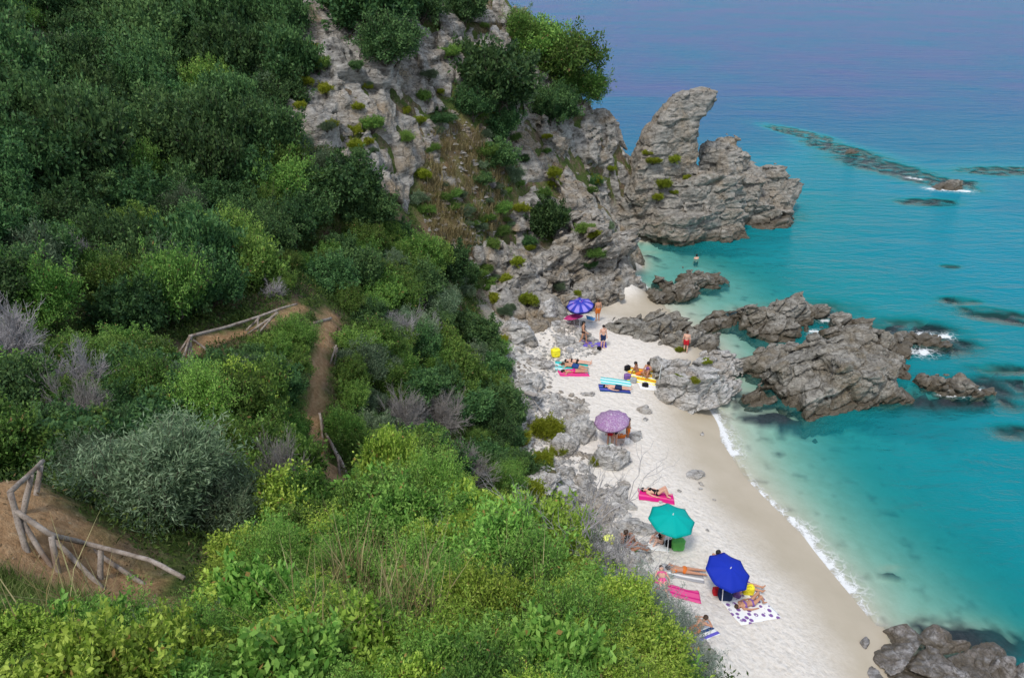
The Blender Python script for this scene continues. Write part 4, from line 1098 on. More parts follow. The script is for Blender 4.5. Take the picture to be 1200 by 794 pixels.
# --- the scrub that clothes the slopes, shrub by shrub
CLEAR = [(q[0], q[1], zc_pt) for q, zc_pt in ((a, float(proj(*hit(*a))[2])) for a in [(215, 420), (240, 410), (270, 402), (300, 388), (330, 376), (312, 384), (255, 406), (379, 400), (379, 425), (372, 450), (366, 470), (365, 490), (371, 510), (380, 385), (392, 418),
         (392, 530), (402, 550), (410, 568), (382, 508), (14, 640), (31, 645), (67, 668), (90, 672), (118, 678), (150, 684), (180, 686), (205, 690), (37, 600), (20, 620)])]
CLEAR += [(222, 395, CLEAR[0][2]), (262, 384, CLEAR[2][2]), (300, 372, CLEAR[3][2]), (330, 361, CLEAR[4][2]), (60, 628, CLEAR[21][2]), (100, 637, CLEAR[22][2]), (140, 648, CLEAR[24][2]), (178, 657, CLEAR[25][2]), (212, 675, CLEAR[26][2]), (12, 578, CLEAR[20][2]), (37, 553, CLEAR[27][2])]
def hides(p, s, high):
    px, py, zc = (float(v) for v in proj(p[0], p[1], p[2] + .55 * s * high))
    r = s * 1.22 / zc * FPX
    return any(zc < c[2] + .3 and ((c[0] - px) / r) ** 2 + ((c[1] - py) / (r * (.55 + .35 * high))) ** 2 < .85 for c in CLEAR)

def fill(poly, n, sizes, mix, where, space=.8, squash=(.8, 1.15), tries=6000, sink=.15, lift=0.0):
    poly = np.array(poly, float); lo, hi = poly.min(0), poly.max(0); c = 0
    kinds = list(mix); wts = np.array([mix[k] for k in kinds]); wts = wts / wts.sum()
    for _ in range(tries):
        if c >= n: break
        px, py = rng.uniform(lo, hi)
        if not inpoly(px, py, poly): continue
        s = rng.uniform(*sizes)
        p = hit(px, py)
        if lookup(TRM, p[0:1], p[1:2])[0] > .05 or lookup(TRM, p[0:1] + s * .55, p[1:2])[0] > .3 or lookup(TRM, p[0:1] - s * .55, p[1:2])[0] > .3 or lookup(TRM, p[0:1], p[1:2] - s * .9)[0] > .3: continue
        if any((p[0] - a) ** 2 + (p[1] - b) ** 2 < (space * .5 * (s + q)) ** 2 for a, b, q in SHRUBS): continue
        if hides(p, s, sum(squash) / 2): continue
        k = kinds[int(rng.choice(len(kinds), p=wts))]
        shrub(k, px, py, s, where[k] if isinstance(where, dict) else where, squash=rng.uniform(*squash), sink=sink); c += 1
    return c
_c = [
 fill([(-60, 60), (-60, -60), (170, -60), (180, 120), (120, 240), (-60, 240)], 80, (1.0, 2.0), {"dark": 9, "mid": 1.0, "grey": .7, "dead": .35}, "on the upper slope in the top left corner", .58, (1.1, 1.7)),
 fill([(160, -60), (335, -60), (345, 90), (325, 175), (360, 180), (330, 250), (150, 240)], 75, (1.0, 2.1), {"dark": 9, "mid": 1.6, "grey": .3}, "on the upper slope beside the grey cliff", .56, (1.1, 1.8)),
 fill([(-60, 230), (160, 235), (200, 330), (160, 400), (60, 400), (-60, 350)], 34, (.9, 1.5), {"dark": 5, "mid": 3, "grey": .8, "dead": .5}, "at the left edge above the overgrown terrace", .68, (1.0, 1.5)),
 fill([(150, 235), (340, 240), (345, 290), (290, 340), (240, 375), (190, 395)], 32, (1.0, 1.6), {"dark": 8, "mid": 1.5, "grey": .7, "dead": .3}, "on the bank directly above the rail fence", .68, (1.0, 1.6)),
 fill([(-60, 400), (80, 430), (150, 440), (180, 560), (60, 560), (-60, 620)], 24, (.6, 1.05), {"mid": 5, "dark": 3, "dead": .8, "deadp": .8}, "in the hollow left of the blue green shrub"),
 fill([(130, 430), (210, 435), (330, 405), (362, 400), (358, 470), (350, 560), (345, 620), (290, 590), (255, 545), (190, 510)], 44, (.6, 1.05), {"mid": 7, "bright": 1.2, "dark": 2, "grey": 1.6}, "between the rail fence and the lower trail", .68, (1.0, 1.5)),
 fill([(375, 330), (400, 300), (480, 262), (560, 310), (565, 345), (510, 400), (440, 420), (392, 420)], 34, (.8, 1.4), {"dark": 4, "mid": 5, "grey": 1.5, "dead": .4}, "right of the trail's upper end below the brown gully", .66, (1.0, 1.5)),
 fill([(392, 420), (440, 420), (520, 395), (570, 390), (590, 470), (596, 520), (540, 570), (420, 575), (388, 500)], 46, (.7, 1.3), {"dark": 4, "mid": 6, "grey": 1.0, "deadp": .6}, "between the lower trail and the beach boulders", .66, (.9, 1.4)),
 fill([(545, 430), (585, 400), (600, 480), (610, 560), (570, 590), (555, 520)], 18, (.5, .9), {"mid": 5, "dark": 4, "bright": 1}, "along the top edge of the beach boulders"),
 fill([(340, 300), (380, 310), (375, 370), (330, 372), (300, 350)], 6, (.6, 1.0), {"mid": 3, "dead": 1}, "around the bare earth bank at the trail's start"),
 fill([(480, 235), (560, 225), (600, 260), (585, 340), (540, 340), (520, 290)], 34, (.35, .9), {"grey": 3, "mid": 2.5, "lime": .5, "dead": .6}, "dotted over the dry grassy slope below the gully", space=.85, squash=(.6, .9)),
 fill([(515, 130), (560, 150), (600, 210), (590, 240), (540, 250), (495, 250), (500, 210)], 26, (.4, 1.0), {"grey": 3, "mid": 2, "dark": 1, "dead": 1}, "scattered over the brown gully between the cliff faces", .85, (.6, 1.0)),
]
FG = "in the foreground thicket"
_c += [fill([(380, 600), (440, 562), (530, 575), (600, 618), (650, 670), (660, 720), (600, 720), (400, 690), (330, 660)], 84, (.28, .72), {"bright": 8, "mid": 2.2, "broad": 1.2, "grey": .3, "bare": .5}, "along the crest of the foreground thicket", .56, (.8, 1.3)),
       fill([(180, 715), (330, 660), (400, 690), (560, 720), (560, 860), (120, 860), (100, 760)], 95, (.2, .52), {"bright": 7, "mid": 1.8, "broad": 3.5, "grey": .3, "bare": .5}, "in the near part of the foreground thicket", .60, (.7, 1.5)),
       fill([(560, 720), (660, 705), (715, 745), (775, 800), (810, 860), (560, 860)], 60, (.25, .55), {"bright": 6, "mid": 2.5, "broad": 1.5, "dark": .4, "bare": .4}, "on the near right shoulder of the thicket", .58, (.8, 1.45)),
       fill([(-60, 730), (30, 735), (110, 745), (130, 860), (-60, 860)], 22, (.22, .42), {"bright": 5, "mid": 2, "broad": 3}, "in the near left corner below the path", .75, (.6, .9))]
print("SHRUBS", len(SHRUBS), _c)
for px, py, s, q, lab in [(452, 590, .62, 2.0, "tallest bright green shrub rising at the left end of the thicket's crest"), (505, 600, .6, 1.5, "bright green shrub beside the thicket's tallest shrub"), (650, 690, .5, 1.4, "leafy green shrub at the right end of the thicket's crest")]:
    shrub("bright", px, py, s, label=lab, group="tall shrubs of the foreground thicket", squash=q)
SV = "silver plants on the thicket's seaward edge"
def edge_plant(kind, px, py, zc, size, label, group, squash):
    p = G(px, py, zc); z = h1(p[0], p[1]); k = K[kind][int(rng.integers(len(K[kind])))]
    k.place(p[0], p[1], size, label, NAMES[kind], group, squash, .05 * size)
for px, py, s, lab in [(745, 705, .62, "largest silver leaved plant leaning out over the beach"), (790, 750, .5, "silver leaved plant below the largest one"), (722, 690, .5, "silver leaved plant left of the largest one"), (815, 785, .4, "silver leaved plant nearest the bottom of the view")]:
    edge_plant("silver", px, py + 25, 10.6 - (py - 690) * .012, s * .72, lab, SV, 1.3)
for px, py, zc, s, q, lab in [(672, 700, 11.6, 1.45, 1.15, "widest bare grey shrub whose forked twigs overhang the beach"), (722, 730, 11.2, 1.0, 1.2, "bare grey shrub right of the widest one with twigs over the sand"), (632, 682, 12.0, 1.25, 1.1, "bare grey shrub left of the widest one rising from the thicket")]:
    edge_plant("bare", px, py, zc, s, lab, "bare twigs overhanging the beach", q)
BS = "bare branching shrubs on the thicket's edge"
for px, py, s, lab in [(690, 690, 1.05, "tallest bare grey shrub standing against the white sand"), (650, 670, .95, "bare grey shrub on the crest of the thicket left of the tallest"), (720, 705, .95, "bare grey shrub right of the tallest"), (610, 670, .8, "bleached bare shrub within the bright thicket"), (760, 735, .7, "thin bare shrub among the silver plants"), (520, 690, .6, "small bleached twigs in the middle of the thicket"), (800, 765, .6, "thin bare shrub at the thicket's lower right edge")]:
    edge_plant("bare", px, py, 12.4 - (py - 670) * .014, s * 1.15, lab, BS, 1.0)

for k_ in sum(K.values(), []):
    if not k_.used:
        for c_ in list(k_.root.children): bpy.data.objects.remove(c_)
        bpy.data.objects.remove(k_.root)
# --- low growth that covers the ground between the shrubs: countless, one object
def undergrowth():
    n = 420000
    x = rng.uniform(-34, 6, n); y = rng.uniform(3, 76, n); z = H(x, y)
    px, py, zc = proj(x, y, z)
    ok = (px > -80) & (px < 900) & (py > -80) & (py < 880) & (rng.random(n) < np.clip((16 / zc) ** 1.1, 0, 1))
    ok &= (lookup(TRM, x, y) < .12) & (z > 3.2 + noise3(np.c_[x, y, z] * .5) * 1.0)
    rock = lookup(ROCKM, x, y); ok &= rng.random(n) > rock * 1.5
    soil = lookup(SOILM, x, y); ok &= rng.random(n) > soil * .8
    ok &= noise3(np.c_[x, y, z] * .7 + 3) > -.32
    x, y, z, zc = x[ok], y[ok], z[ok], zc[ok]
    N = np.tile(np.array([0, 0, 1.]), (len(x), 1))
    P = np.c_[x, y, z + rng.random(len(x)) ** 2 * .35]
    v, f, tone = leaves(P, N, 5, 1.0, .35, .8, rng, .10)
    sc = np.repeat(.05 + zc * .0028, 5 * 4)[:, None]
    c = np.repeat(v.reshape(-1, 4, 3)[:, 0], 4, 0)
    v = c + (v - c) * sc
    return v, f, tone
uv, uf, ut = undergrowth()
print("undergrowth", len(uf))
tag(obj("undergrowth", mesh_data("undergrowth", uv, uf, L_under, False, {"tone": ut})), "low green ground cover and dry grass filling the gaps between the shrubs", "undergrowth", kind="stuff")

# --- grass: bank by the path, dry tufts on the cliff top, weeds in front
def grass_patch(pts, h, w, n, mat, name, label):
    V, F, T, k = [], [], [], 0
    protos = [blade_proto("g", 500 + i, None, n, h, w, .7, h * .5) for i in range(4)]
    for i, (x, y) in enumerate(pts):
        v, f, t = protos[i % 4]; s = rng.uniform(.7, 1.3); a = rng.uniform(0, 6.28); ca, sa = math.cos(a), math.sin(a)
        v = np.c_[v[:, 0] * ca - v[:, 1] * sa, v[:, 0] * sa + v[:, 1] * ca, v[:, 2]] * s + (x, y, h1(x, y))
        V.append(v); F.append(f + k); T.append(np.clip(t * .6 + rng.uniform(0, .4), 0, 1)); k += len(v)
    tag(obj(name, mesh_data(name, np.concatenate(V), np.concatenate(F), mat, False, {"tone": np.concatenate(T)})), label, "grass", kind="stuff")
def pts_in(poly, n, lift=0):
    poly = np.array(poly, float); lo, hi = poly.min(0), poly.max(0); out = []
    while len(out) < n:
        px, py = rng.uniform(lo, hi)
        if inpoly(px, py, poly): out.append(hit(px, py, lift=lift)[:2])
    return out
grass_patch(pts_in([(-40, 668), (45, 692), (120, 715), (150, 740), (60, 770), (-40, 760)], 420), .22, .006, 50, L_grass, "grass", "short green grass on the near edge of the dirt path")
grass_patch(pts_in([(60, 440), (170, 420), (210, 430), (160, 490), (80, 490)], 160), .35, .014, 40, L_grass, "grass", "lush green grass on the terrace below the rail fence")
L_dry = leaf_material("dry_grass", (.16, .13, .05), (.30, .25, .11), (.42, .37, .2))
grass_patch(pts_in([(555, -10), (600, 0), (612, 40), (595, 70), (565, 45)], 60, .7) + pts_in([(515, 130), (560, 160), (600, 215), (590, 235), (580, 300), (530, 300), (490, 255)], 260, .0), .7, .03, 30, L_dry, "dry_grass", "straw coloured dry grass on the headland's top and gully")
weedV = [blade_proto("w", 520 + i, None, 18, .75, .007, .5, .12) for i in range(2)]
for i, me in enumerate([mesh_data("tall_weed", v, f, L_dry, False, {"tone": t}) for v, f, t in weedV]): weedV[i] = me
for px, py in pts_in.__call__([(380, 700), (520, 690), (520, 800), (340, 800)], 34) + pts_in([(560, 640), (660, 680), (640, 740), (560, 720)], 8) + pts_in([(20, 745), (160, 735), (160, 800), (20, 800)], 5):
    o = obj("tall_weed", weedV[int(rng.integers(2))]); o.location = (px, py, h1(px, py) + .1); s = rng.uniform(1.1, 1.8); o.scale = (s, s, s * .95); o.rotation_euler = (0, 0, rng.uniform(0, 6.28))
    tag(o, "thin straw coloured weed stalks sticking out of the foreground thicket", "weed", "dry weed stalks in the foreground")

# dead leaves and twigs on the dirt path: countless, one object
_x = rng.uniform(-10.5, -3.8, 9000); _y = rng.uniform(5.5, 13, 9000); _t = lookup(TRM, _x, _y) > .35
_x, _y = _x[_t], _y[_t]; _q = rng.random(len(_x)) < .22 + .5 * (lookup(TRM, _x, _y) < .95); _x, _y = _x[_q], _y[_q]
lv, lf, lt = leaves(np.c_[_x, _y, H(_x, _y) + .012], np.tile([0, 0, .12], (len(_x), 1)), 1, .055, .45, .6, rng, .004)
tag(obj("leaf_litter", mesh_data("leaf_litter", lv, lf, leaf_material("litter", (.10, .06, .03), (.22, .15, .09), (.38, .30, .2)), False, {"tone": lt})), "dead leaves strewn over the dirt path by the log fence", "leaf litter", kind="stuff")
# ------------------------------------------------------------------ rustic log fences
def log_mesh(pts, r0, r1, seed, knots=True):
    r = np.random.default_rng(seed); p = np.array(pts, float)
    d = np.r_[0, np.cumsum(np.linalg.norm(np.diff(p, axis=0), axis=1))]; n = max(6, int(d[-1] / .12))
    s = np.linspace(0, d[-1], n); q = np.stack([np.interp(s, d, p[:, k]) for k in range(3)], 1)
    q[1:-1] += np.cumsum(r.normal(size=(n - 2, 3)) * r0 * .05, 0)[:, :] * np.sin(np.linspace(0, math.pi, n - 2))[:, None]
    v, f = tubes([(q, r0, r1)], 9)
    v += noise3(v * 9 + seed)[:, None] * r0 * .22 * r.normal(size=(1, 3))
    k = len(v); v = np.r_[v, [q[0], q[-1]]]
    capa = np.array([(i, (i + 1) % 9, k) for i in range(9)])[:, ::-1]; capb = np.array([(k - 9 + i, k - 9 + (i + 1) % 9, k + 1) for i in range(9)])
    return v, [f, np.r_[capa, capb]]

def log(name, root, pts, r0=.05, r1=None, mat=None, seed=[0]):
    seed[0] += 1
    v, f = log_mesh(np.array(pts) - np.array(root.location), r0, r1 or r0 * .9, seed[0])
    return obj(name, mesh_data(name, v, f, mat or M_log), root)

def zc_of(p): return float(proj(p[0], p[1], p[2])[2])
def stand(root, base, top, r=.05, dz=0.0, name="post", sunk=.25):
    b = hit(*base); t = G(*top, zc_of(b) + dz); d = (b - t); d /= np.linalg.norm(d)
    return log(name, root, [b + d * sunk, t], r)

b0 = hit(31, 645); f1 = empty("log_fence", b0)
tag(f1, "rustic fence of thick weathered grey logs beside the dirt path's bend", "fence")
for base, top, r in [((31, 645), (12, 577), .045), ((68, 669), (60, 628), .042), ((118, 678), (118, 644), .042), ((28, 602), (37, 556), .042), ((43, 580), (48, 545), .04)]: stand(f1, base, top, r)
zf = zc_of(hit(31, 645)); ze = zc_of(hit(68, 669)); zg = zc_of(hit(118, 678))
log("rail", f1, [G(18, 598, zf), G(60, 627, ze), G(100, 637, zg * 1.02), G(130, 645, zg * .98), G(178, 657, zg * .95), G(216, 677, zg * .93)], .038, .030)
log("rail", f1, [G(11, 577, zf), G(38, 552, zc_of(hit(28, 602)) + .1), G(50, 540, zc_of(hit(43, 580)) + .3)], .036)
for a, b, c in [((59, 662), (22, 604), .036), ((114, 684), (62, 630), .036), ((165, 683), (108, 644), .034)]: stand(f1, a, b, c, 0, "brace", .15)

b0 = hit(215, 424); f2 = empty("rail_fence", b0)
tag(f2, "slim weathered rail fence with fanned supports below the dark wooded bank", "fence")
za, zb = zc_of(hit(216, 424)), zc_of(hit(305, 390))
log("rail", f2, [G(222, 394, za), G(262, 384, (za + zb) / 2), G(300, 372, zb), G(330, 361, zb * 1.03), G(348, 356, zb * 1.05)], .06, .045)
for a, b in [((207, 418), (222, 395)), ((213, 425), (223, 394)), ((219, 427), (224, 395)), ((226, 424), (223, 397)), ((244, 412), (226, 398)), ((291, 391), (326, 366)), ((301, 393), (325, 365)), ((288, 388), (304, 372)), ((303, 393), (302, 372))]: stand(f2, a, b, .045, 0, "brace", .1)

b0 = hit(390, 530); f3 = empty("handrail", b0)
tag(f3, "fallen pale handrail poles along the right side of the lower trail", "handrail")
zs = [zc_of(hit(*q)) - .4 for q in ((374, 490), (392, 535), (414, 574))]
log("rail", f3, [G(374, 483, zs[0]), G(380, 505, zs[0]), G(398, 537, zs[1]), G(415, 573, zs[2])], .055, .045)
log("rail", f3, [G(384, 512, zs[1]), G(400, 545, zs[1]), G(409, 577, zs[2])], .045)
for a, b in [((378, 512), (375, 484)), ((398, 556), (396, 533)), ((414, 588), (414, 566))]: stand(f3, a, b, .045)
b0 = hit(392, 418); f4 = empty("handrail", b0)
tag(f4, "two short pale stakes at the trail's right edge above the fallen poles", "handrail")
for a, b in [((387, 426), (394, 404)), ((392, 427), (395, 407)), ((396, 424), (392, 406))]: stand(f4, a, b, .04)
b0 = hit(378, 380); st = empty("trail_step", b0)
tag(st, "log step laid across the top of the orange dirt trail", "step")
log("log", st, [hit(368, 380) + (0, 0, .06), hit(388, 375) + (0, 0, .08)], .07)
b0 = hit(14, 722); lg = empty("fallen_log", b0 )
tag(lg, "bleached fallen branch in the grass at the lower left edge", "log")
log("log", lg, [hit(-12, 708) + (0, 0, .08), hit(10, 712) + (0, 0, .12), hit(28, 722) + (0, 0, .06)], .035, .025)

# driftwood plank on the boulder
pb = hit(612, 474); pk = empty("plank", pb + np.array([0, 0, .9]))
tag(pk, "weathered grey driftwood plank lying slanted over a flat boulder", "plank")
M_plank = wood_material("driftwood", (.26, .23, .20), (.46, .42, .38))
bm = bmesh.new(); bmesh.ops.create_cube(bm, size=1)
for v in bm.verts: v.co = Vector((v.co.x * .36, v.co.y * 2.3, v.co.z * .07))
bmesh.ops.bevel(bm, geom=bm.edges[:], offset=.012, segments=1)
me = bpy.data.meshes.new("board"); bm.to_mesh(me); bm.free(); me.materials.append(M_plank)
o = obj("board", me, pk); o.rotation_euler = (R(-12), R(6), R(38))
log("pole", pk, [pb + np.array([.5, -.5, .75]), hit(645, 496) + (0, 0, .05)], .03, .02, M_plank)

# ------------------------------------------------------------------ people
def caps_sdf(P, caps, k=.025):
    v = None
    for a, b, r0, r1 in caps:
        a, b = np.asarray(a, float), np.asarray(b, float); ab = b - a
        t = np.clip(((P - a) @ ab) / (ab @ ab + 1e-9), 0, 1)
        d = np.linalg.norm(P - a - t[:, None] * ab, axis=1) - (r0 + (r1 - r0) * t)
        v = d if v is None else smin(v, d, k)
    return v

def caps_mesh(name, caps, vox, mat, parent, k=.025):
    pts = np.array([c[0] for c in caps] + [c[1] for c in caps], float); rad = max(max(c[2], c[3]) for c in caps)
    v, f = sdf_mesh(lambda P: caps_sdf(P, caps, k), pts.min(0) - rad - .04, pts.max(0) + rad + .04, vox)
    return obj(name, mesh_data(name, v, f, mat), parent)

def skeleton(pose):
    """joint positions in metres, facing -y; x is the figure's left"""
    J = {}
    if pose in ("stand", "walk", "hips", "wade"):
        J.update(pelvis=(0, 0, .95), belly=(0, .0, 1.08), chest=(0, .01, 1.30), neck=(0, .01, 1.45), head=(0, -.015, 1.60))
        for s, n in ((1, "L"), (-1, "R")):
            J["sh" + n] = (.175 * s, .01, 1.40); J["el" + n] = (.235 * s, .04, 1.12); J["wr" + n] = (.25 * s, -.05, .88); J["fi" + n] = (.25 * s, -.07, .78)
            J["hip" + n] = (.09 * s, 0, .92); J["kn" + n] = (.10 * s, -.02, .50); J["an" + n] = (.105 * s, .02, .08); J["toe" + n] = (.12 * s, -.13, .035)
        if pose == "walk":
            J["knL"] = (.10, -.20, .53); J["anL"] = (.10, -.22, .09); J["toeL"] = (.11, -.36, .06); J["knR"] = (-.10, .06, .50); J["anR"] = (-.10, .26, .11); J["toeR"] = (-.11, .13, .035)
            J["elL"] = (.23, .15, 1.14); J["wrL"] = (.24, .08, .90); J["fiL"] = (.24, .05, .80); J["elR"] = (-.23, -.06, 1.14); J["wrR"] = (-.22, -.26, .98); J["fiR"] = (-.21, -.34, .93)
        if pose == "hips":
            J["elL"] = (.33, .06, 1.18); J["wrL"] = (.17, -.05, 1.02); J["fiL"] = (.11, -.10, 1.0)
    elif pose in ("supine", "prone", "knees"):
        z = .12
        J.update(pelvis=(0, 0, z), belly=(0, .14, z), chest=(0, .36, z + .015), neck=(0, .52, z + .01), head=(0, .66, z + (.03 if pose != "prone" else .02)))
        for s, n in ((1, "L"), (-1, "R")):
            J["sh" + n] = (.175 * s, .46, z); J["el" + n] = (.27 * s, .20, .07); J["wr" + n] = (.28 * s, -.02, .05); J["fi" + n] = (.27 * s, -.13, .045)
            J["hip" + n] = (.09 * s, -.03, z); J["kn" + n] = (.11 * s, -.45, .085); J["an" + n] = (.12 * s, -.87, .055); J["toe" + n] = (.14 * s, -.95, .16 if pose != "prone" else .03)
            if pose == "prone":
                J["el" + n] = (.34 * s, .56, .06); J["wr" + n] = (.16 * s, .72, .05); J["fi" + n] = (.06 * s, .76, .045)
            if pose == "knees":
                J["kn" + n] = (.11 * s, -.33, .44); J["an" + n] = (.12 * s, -.52, .06); J["toe" + n] = (.13 * s, -.66, .035)
    elif pose in ("sit", "lean"):
        J.update(pelvis=(0, 0, .12), belly=(0, .03, .25), chest=(0, .02 if pose == "sit" else .14, .46), neck=(0, -.02 if pose == "sit" else .17, .61), head=(0, -.06 if pose == "sit" else .16, .76))
        for s, n in ((1, "L"), (-1, "R")):
            c = J["chest"]
            J["sh" + n] = (.17 * s, c[1] + .0, .56); J["hip" + n] = (.09 * s, -.03, .12); J["kn" + n] = (.15 * s, -.36, .44 if pose == "sit" else .30); J["an" + n] = (.12 * s, -.55 if pose == "sit" else -.72, .07); J["toe" + n] = (.13 * s, -.69 if pose == "sit" else -.82, .035 if pose == "sit" else .13)
            if pose == "sit": J["el" + n] = (.24 * s, -.14, .38); J["wr" + n] = (.16 * s, -.36, .46); J["fi" + n] = (.10 * s, -.45, .47)
            else: J["el" + n] = (.24 * s, .26, .32); J["wr" + n] = (.25 * s, .33, .07); J["fi" + n] = (.25 * s, .42, .03)
    return {k: np.array(v, float) for k, v in J.items()}

M_skin = {k: plain("skin_" + k, c, .5, .35, .06) for k, c in {"fair": (.62, .36, .26), "tan": (.48, .25, .155), "brown": (.30, .14, .08)}.items()}
M_hair = {k: plain("hair_" + k, c, .55, .3, .2) for k, c in {"black": (.012, .010, .010), "brown": (.05, .028, .016), "grey": (.25, .24, .23)}.items()}
CLOTHC = {"black": (.012, .012, .015), "blue": (.02, .06, .20), "navy": (.015, .03, .085), "red": (.50, .02, .03), "orange": (.65, .17, .03), "pink": (.75, .10, .28), "magenta": (.60, .02, .19), "white": (.78, .78, .76), "teal": (.0, .40, .37), "aqua": (.12, .62, .62), "yellow": (.85, .75, .04),
          "green": (.12, .42, .10), "purple": (.20, .10, .30), "violet": (.13, .11, .50), "lightblue": (.10, .38, .80), "grey": (.35, .35, .36), "dkgreen": (.03, .10, .09), "limeyellow": (.75, .80, .18)}
M_cloth = {}
def cloth(c):
    if c not in M_cloth: M_cloth[c] = plain(c + "_cloth", CLOTHC[c], .85, .15, .10)
    return M_cloth[c]

def person(pos, rz, pose, label, skin="tan", hair="black", suit=("trunks", "blue"), long_hair=False, scale=1.0, z=None, group=None, vox=.015, turn=0.0):
    J = skeleton(pose); root = empty("person", (pos[0], pos[1], h1(pos[0], pos[1]) if z is None else z), rz)
    root.scale = (scale,) * 3
    fem = suit[0] in ("bikini", "one_piece")
    up = J["head"] - J["neck"]; up /= np.linalg.norm(up); lat = J["shL"] - J["shR"]; lat /= np.linalg.norm(lat); fwd = np.cross(lat, up); fwd /= np.linalg.norm(fwd)
    if pose in ("stand", "walk", "hips", "sit", "lean", "wade") and fwd[1] > 0: fwd = -fwd
    if pose in ("supine", "knees") and fwd[2] < 0: fwd = -fwd
    if pose == "prone" and fwd[2] > 0: fwd = -fwd
    w = .92 if fem else 1.0
    C = [(J["pelvis"] - lat * .055, J["pelvis"] + lat * .055, .115, .115), (J["pelvis"], J["belly"], .118 * w, .108 * w), (J["belly"] - lat * .03, J["chest"] - lat * .05, .10 * w, .115), (J["belly"] + lat * .03, J["chest"] + lat * .05, .10 * w, .115),
         (J["chest"], J["neck"] - up * .03, .12, .07), (J["shL"], J["shR"], .062, .062), (J["neck"] - up * .04, J["head"] - up * .03, .052, .050),
         (J["head"] + up * .02 - fwd * .012, J["head"] + up * .035, .092, .09), (J["head"] - up * .05 + fwd * .02, J["head"] - up * .085 + fwd * .035, .062, .038),
         (J["head"] + fwd * .085 - up * .0, J["head"] + fwd * .108 - up * .035, .010, .015), (J["head"] + fwd * .09 - up * .068 - lat * .015, J["head"] + fwd * .09 - up * .068 + lat * .015, .009, .009),
         (J["head"] + lat * .088 + up * .01, J["head"] + lat * .09 - up * .03, .014, .010), (J["head"] - lat * .088 + up * .01, J["head"] - lat * .09 - up * .03, .014, .010)]
    if fem: C += [(J["chest"] + fwd * .085 + lat * .065, J["chest"] + fwd * .09 + lat * .065 - up * .02, .05, .052), (J["chest"] + fwd * .085 - lat * .065, J["chest"] + fwd * .09 - lat * .065 - up * .02, .05, .052)]
    for n, s in (("L", 1), ("R", -1)):
        sh, el, wr, fi, hp, kn, an, toe = (J[q + n] for q in ("sh", "el", "wr", "fi", "hip", "kn", "an", "toe"))
        C += [(sh, el, .052, .040), (el, wr, .041, .027), (hp, kn, .088, .058), (kn, kn + (an - kn) * .35, .056, .055), (kn + (an - kn) * .35, an, .055, .036), (an, toe, .040, .026), (an - (toe - an) * .3, an, .034, .038)]
        hd = fi - wr; hd /= np.linalg.norm(hd); sd = np.cross(hd, np.array([.3, .9, .31])); sd /= np.linalg.norm(sd); nn = np.cross(hd, sd)
        C.append((wr, wr + hd * .07, .026, .032))
        for q, (off, ln) in enumerate(((-.026, .062), (-.009, .075), (.009, .078), (.026, .070))):
            k0 = wr + hd * .085 + sd * off; k1 = k0 + hd * ln * .5 + nn * .006; C += [(k0, k1, .0105, .0095), (k1, k1 + hd * ln * .45 + nn * .022, .0095, .0075)]
        C.append((wr + hd * .03 + sd * .026, wr + hd * .075 + sd * .06, .013, .009))
    caps_mesh("body", C, vox, M_skin[skin], root, .022)
    hc = [(J["head"] + up * .04 - fwd * .03, J["head"] + up * .05 + fwd * .005, .097, .092), (J["head"] - fwd * .04 - up * .02, J["head"] - fwd * .035 + up * .03, .080, .09)]
    if long_hair: hc += [(J["head"] - fwd * .06, J["neck"] - fwd * .085 - up * .10, .07, .05)]
    caps_mesh("hair", hc, .015, M_hair[hair], root)
    kind, c = suit
    e = .012
    thighs = lambda f, x: [(J["hip" + n], J["hip" + n] + (J["kn" + n] - J["hip" + n]) * f, .088 + e + x, .080 + e + x) for n in "LR"]
    if kind == "trunks":
        caps_mesh("swim_trunks", [(J["pelvis"] - lat * .055, J["pelvis"] + lat * .055, .116 + e, .116 + e)] + thighs(.55, .012), vox, cloth(c), root)
    else:
        caps_mesh("swimsuit_bottom", [(J["pelvis"] - lat * .055 - up * .02, J["pelvis"] + lat * .055 - up * .02, .115 + e, .115 + e)], vox, cloth(c), root)
        if kind == "one_piece": caps_mesh("swimsuit_top", [(J["pelvis"], J["belly"], .118 * w + e, .11 * w + e), (J["belly"], J["chest"], .12, .135), (J["chest"] + fwd * .088 + lat * .065, J["chest"] + fwd * .088 - lat * .065, .06, .06)], vox, cloth(c), root)
        else: caps_mesh("swimsuit_top", [(J["chest"] + fwd * .092 + lat * .07 - up * .01, J["chest"] + fwd * .092 - lat * .07 - up * .01, .058, .058), (J["chest"] - lat * .11, J["chest"] + lat * .11, .085, .085)], vox, cloth(c), root)
    return tag(root, label, "person", group)

def W_on(px, py):
    p = hit(px, py); return p

def aim(p, px, py):
    """heading (rz for a figure lying along +y) from p towards the ground under another photo pixel"""
    q = hit(px, py); d = q - p
    return math.atan2(-d[0], d[1])

ST, LY, SI = "people standing about the cove", "sunbathers lying on their towels", "people sitting on the beach"
def stand_person(px, py, face, *a, **k):
    return person(W_on(px, py), R(face), *a, group=ST, **k)
stand_person(700, 376, 200, "stand", "tanned man standing bare backed beside the purple umbrella", "tan", "brown", ("trunks", "orange"), scale=1.0)
stand_person(683, 403, 75, "walk", "dark haired woman in a black swimsuit walking over the flat stones below the purple umbrella", "tan", "black", ("one_piece", "black"), long_hair=True, scale=.98)
stand_person(706, 408, 20, "stand", "man in blue swimming trunks standing beside the violet towel", "fair", "black", ("trunks", "navy"), scale=1.0)
stand_person(803, 413, 160, "stand", "bather standing at the dark rock wall by the tide pool", "fair", "brown", ("trunks", "red"), scale=.95)
sw = W(816, 303, 0)
person((sw[0], sw[1]), R(190), "wade", "swimmer with dark hair chest deep in the pale water beyond the inlet", "fair", "black", ("trunks", "black"), z=-1.3, group=None)

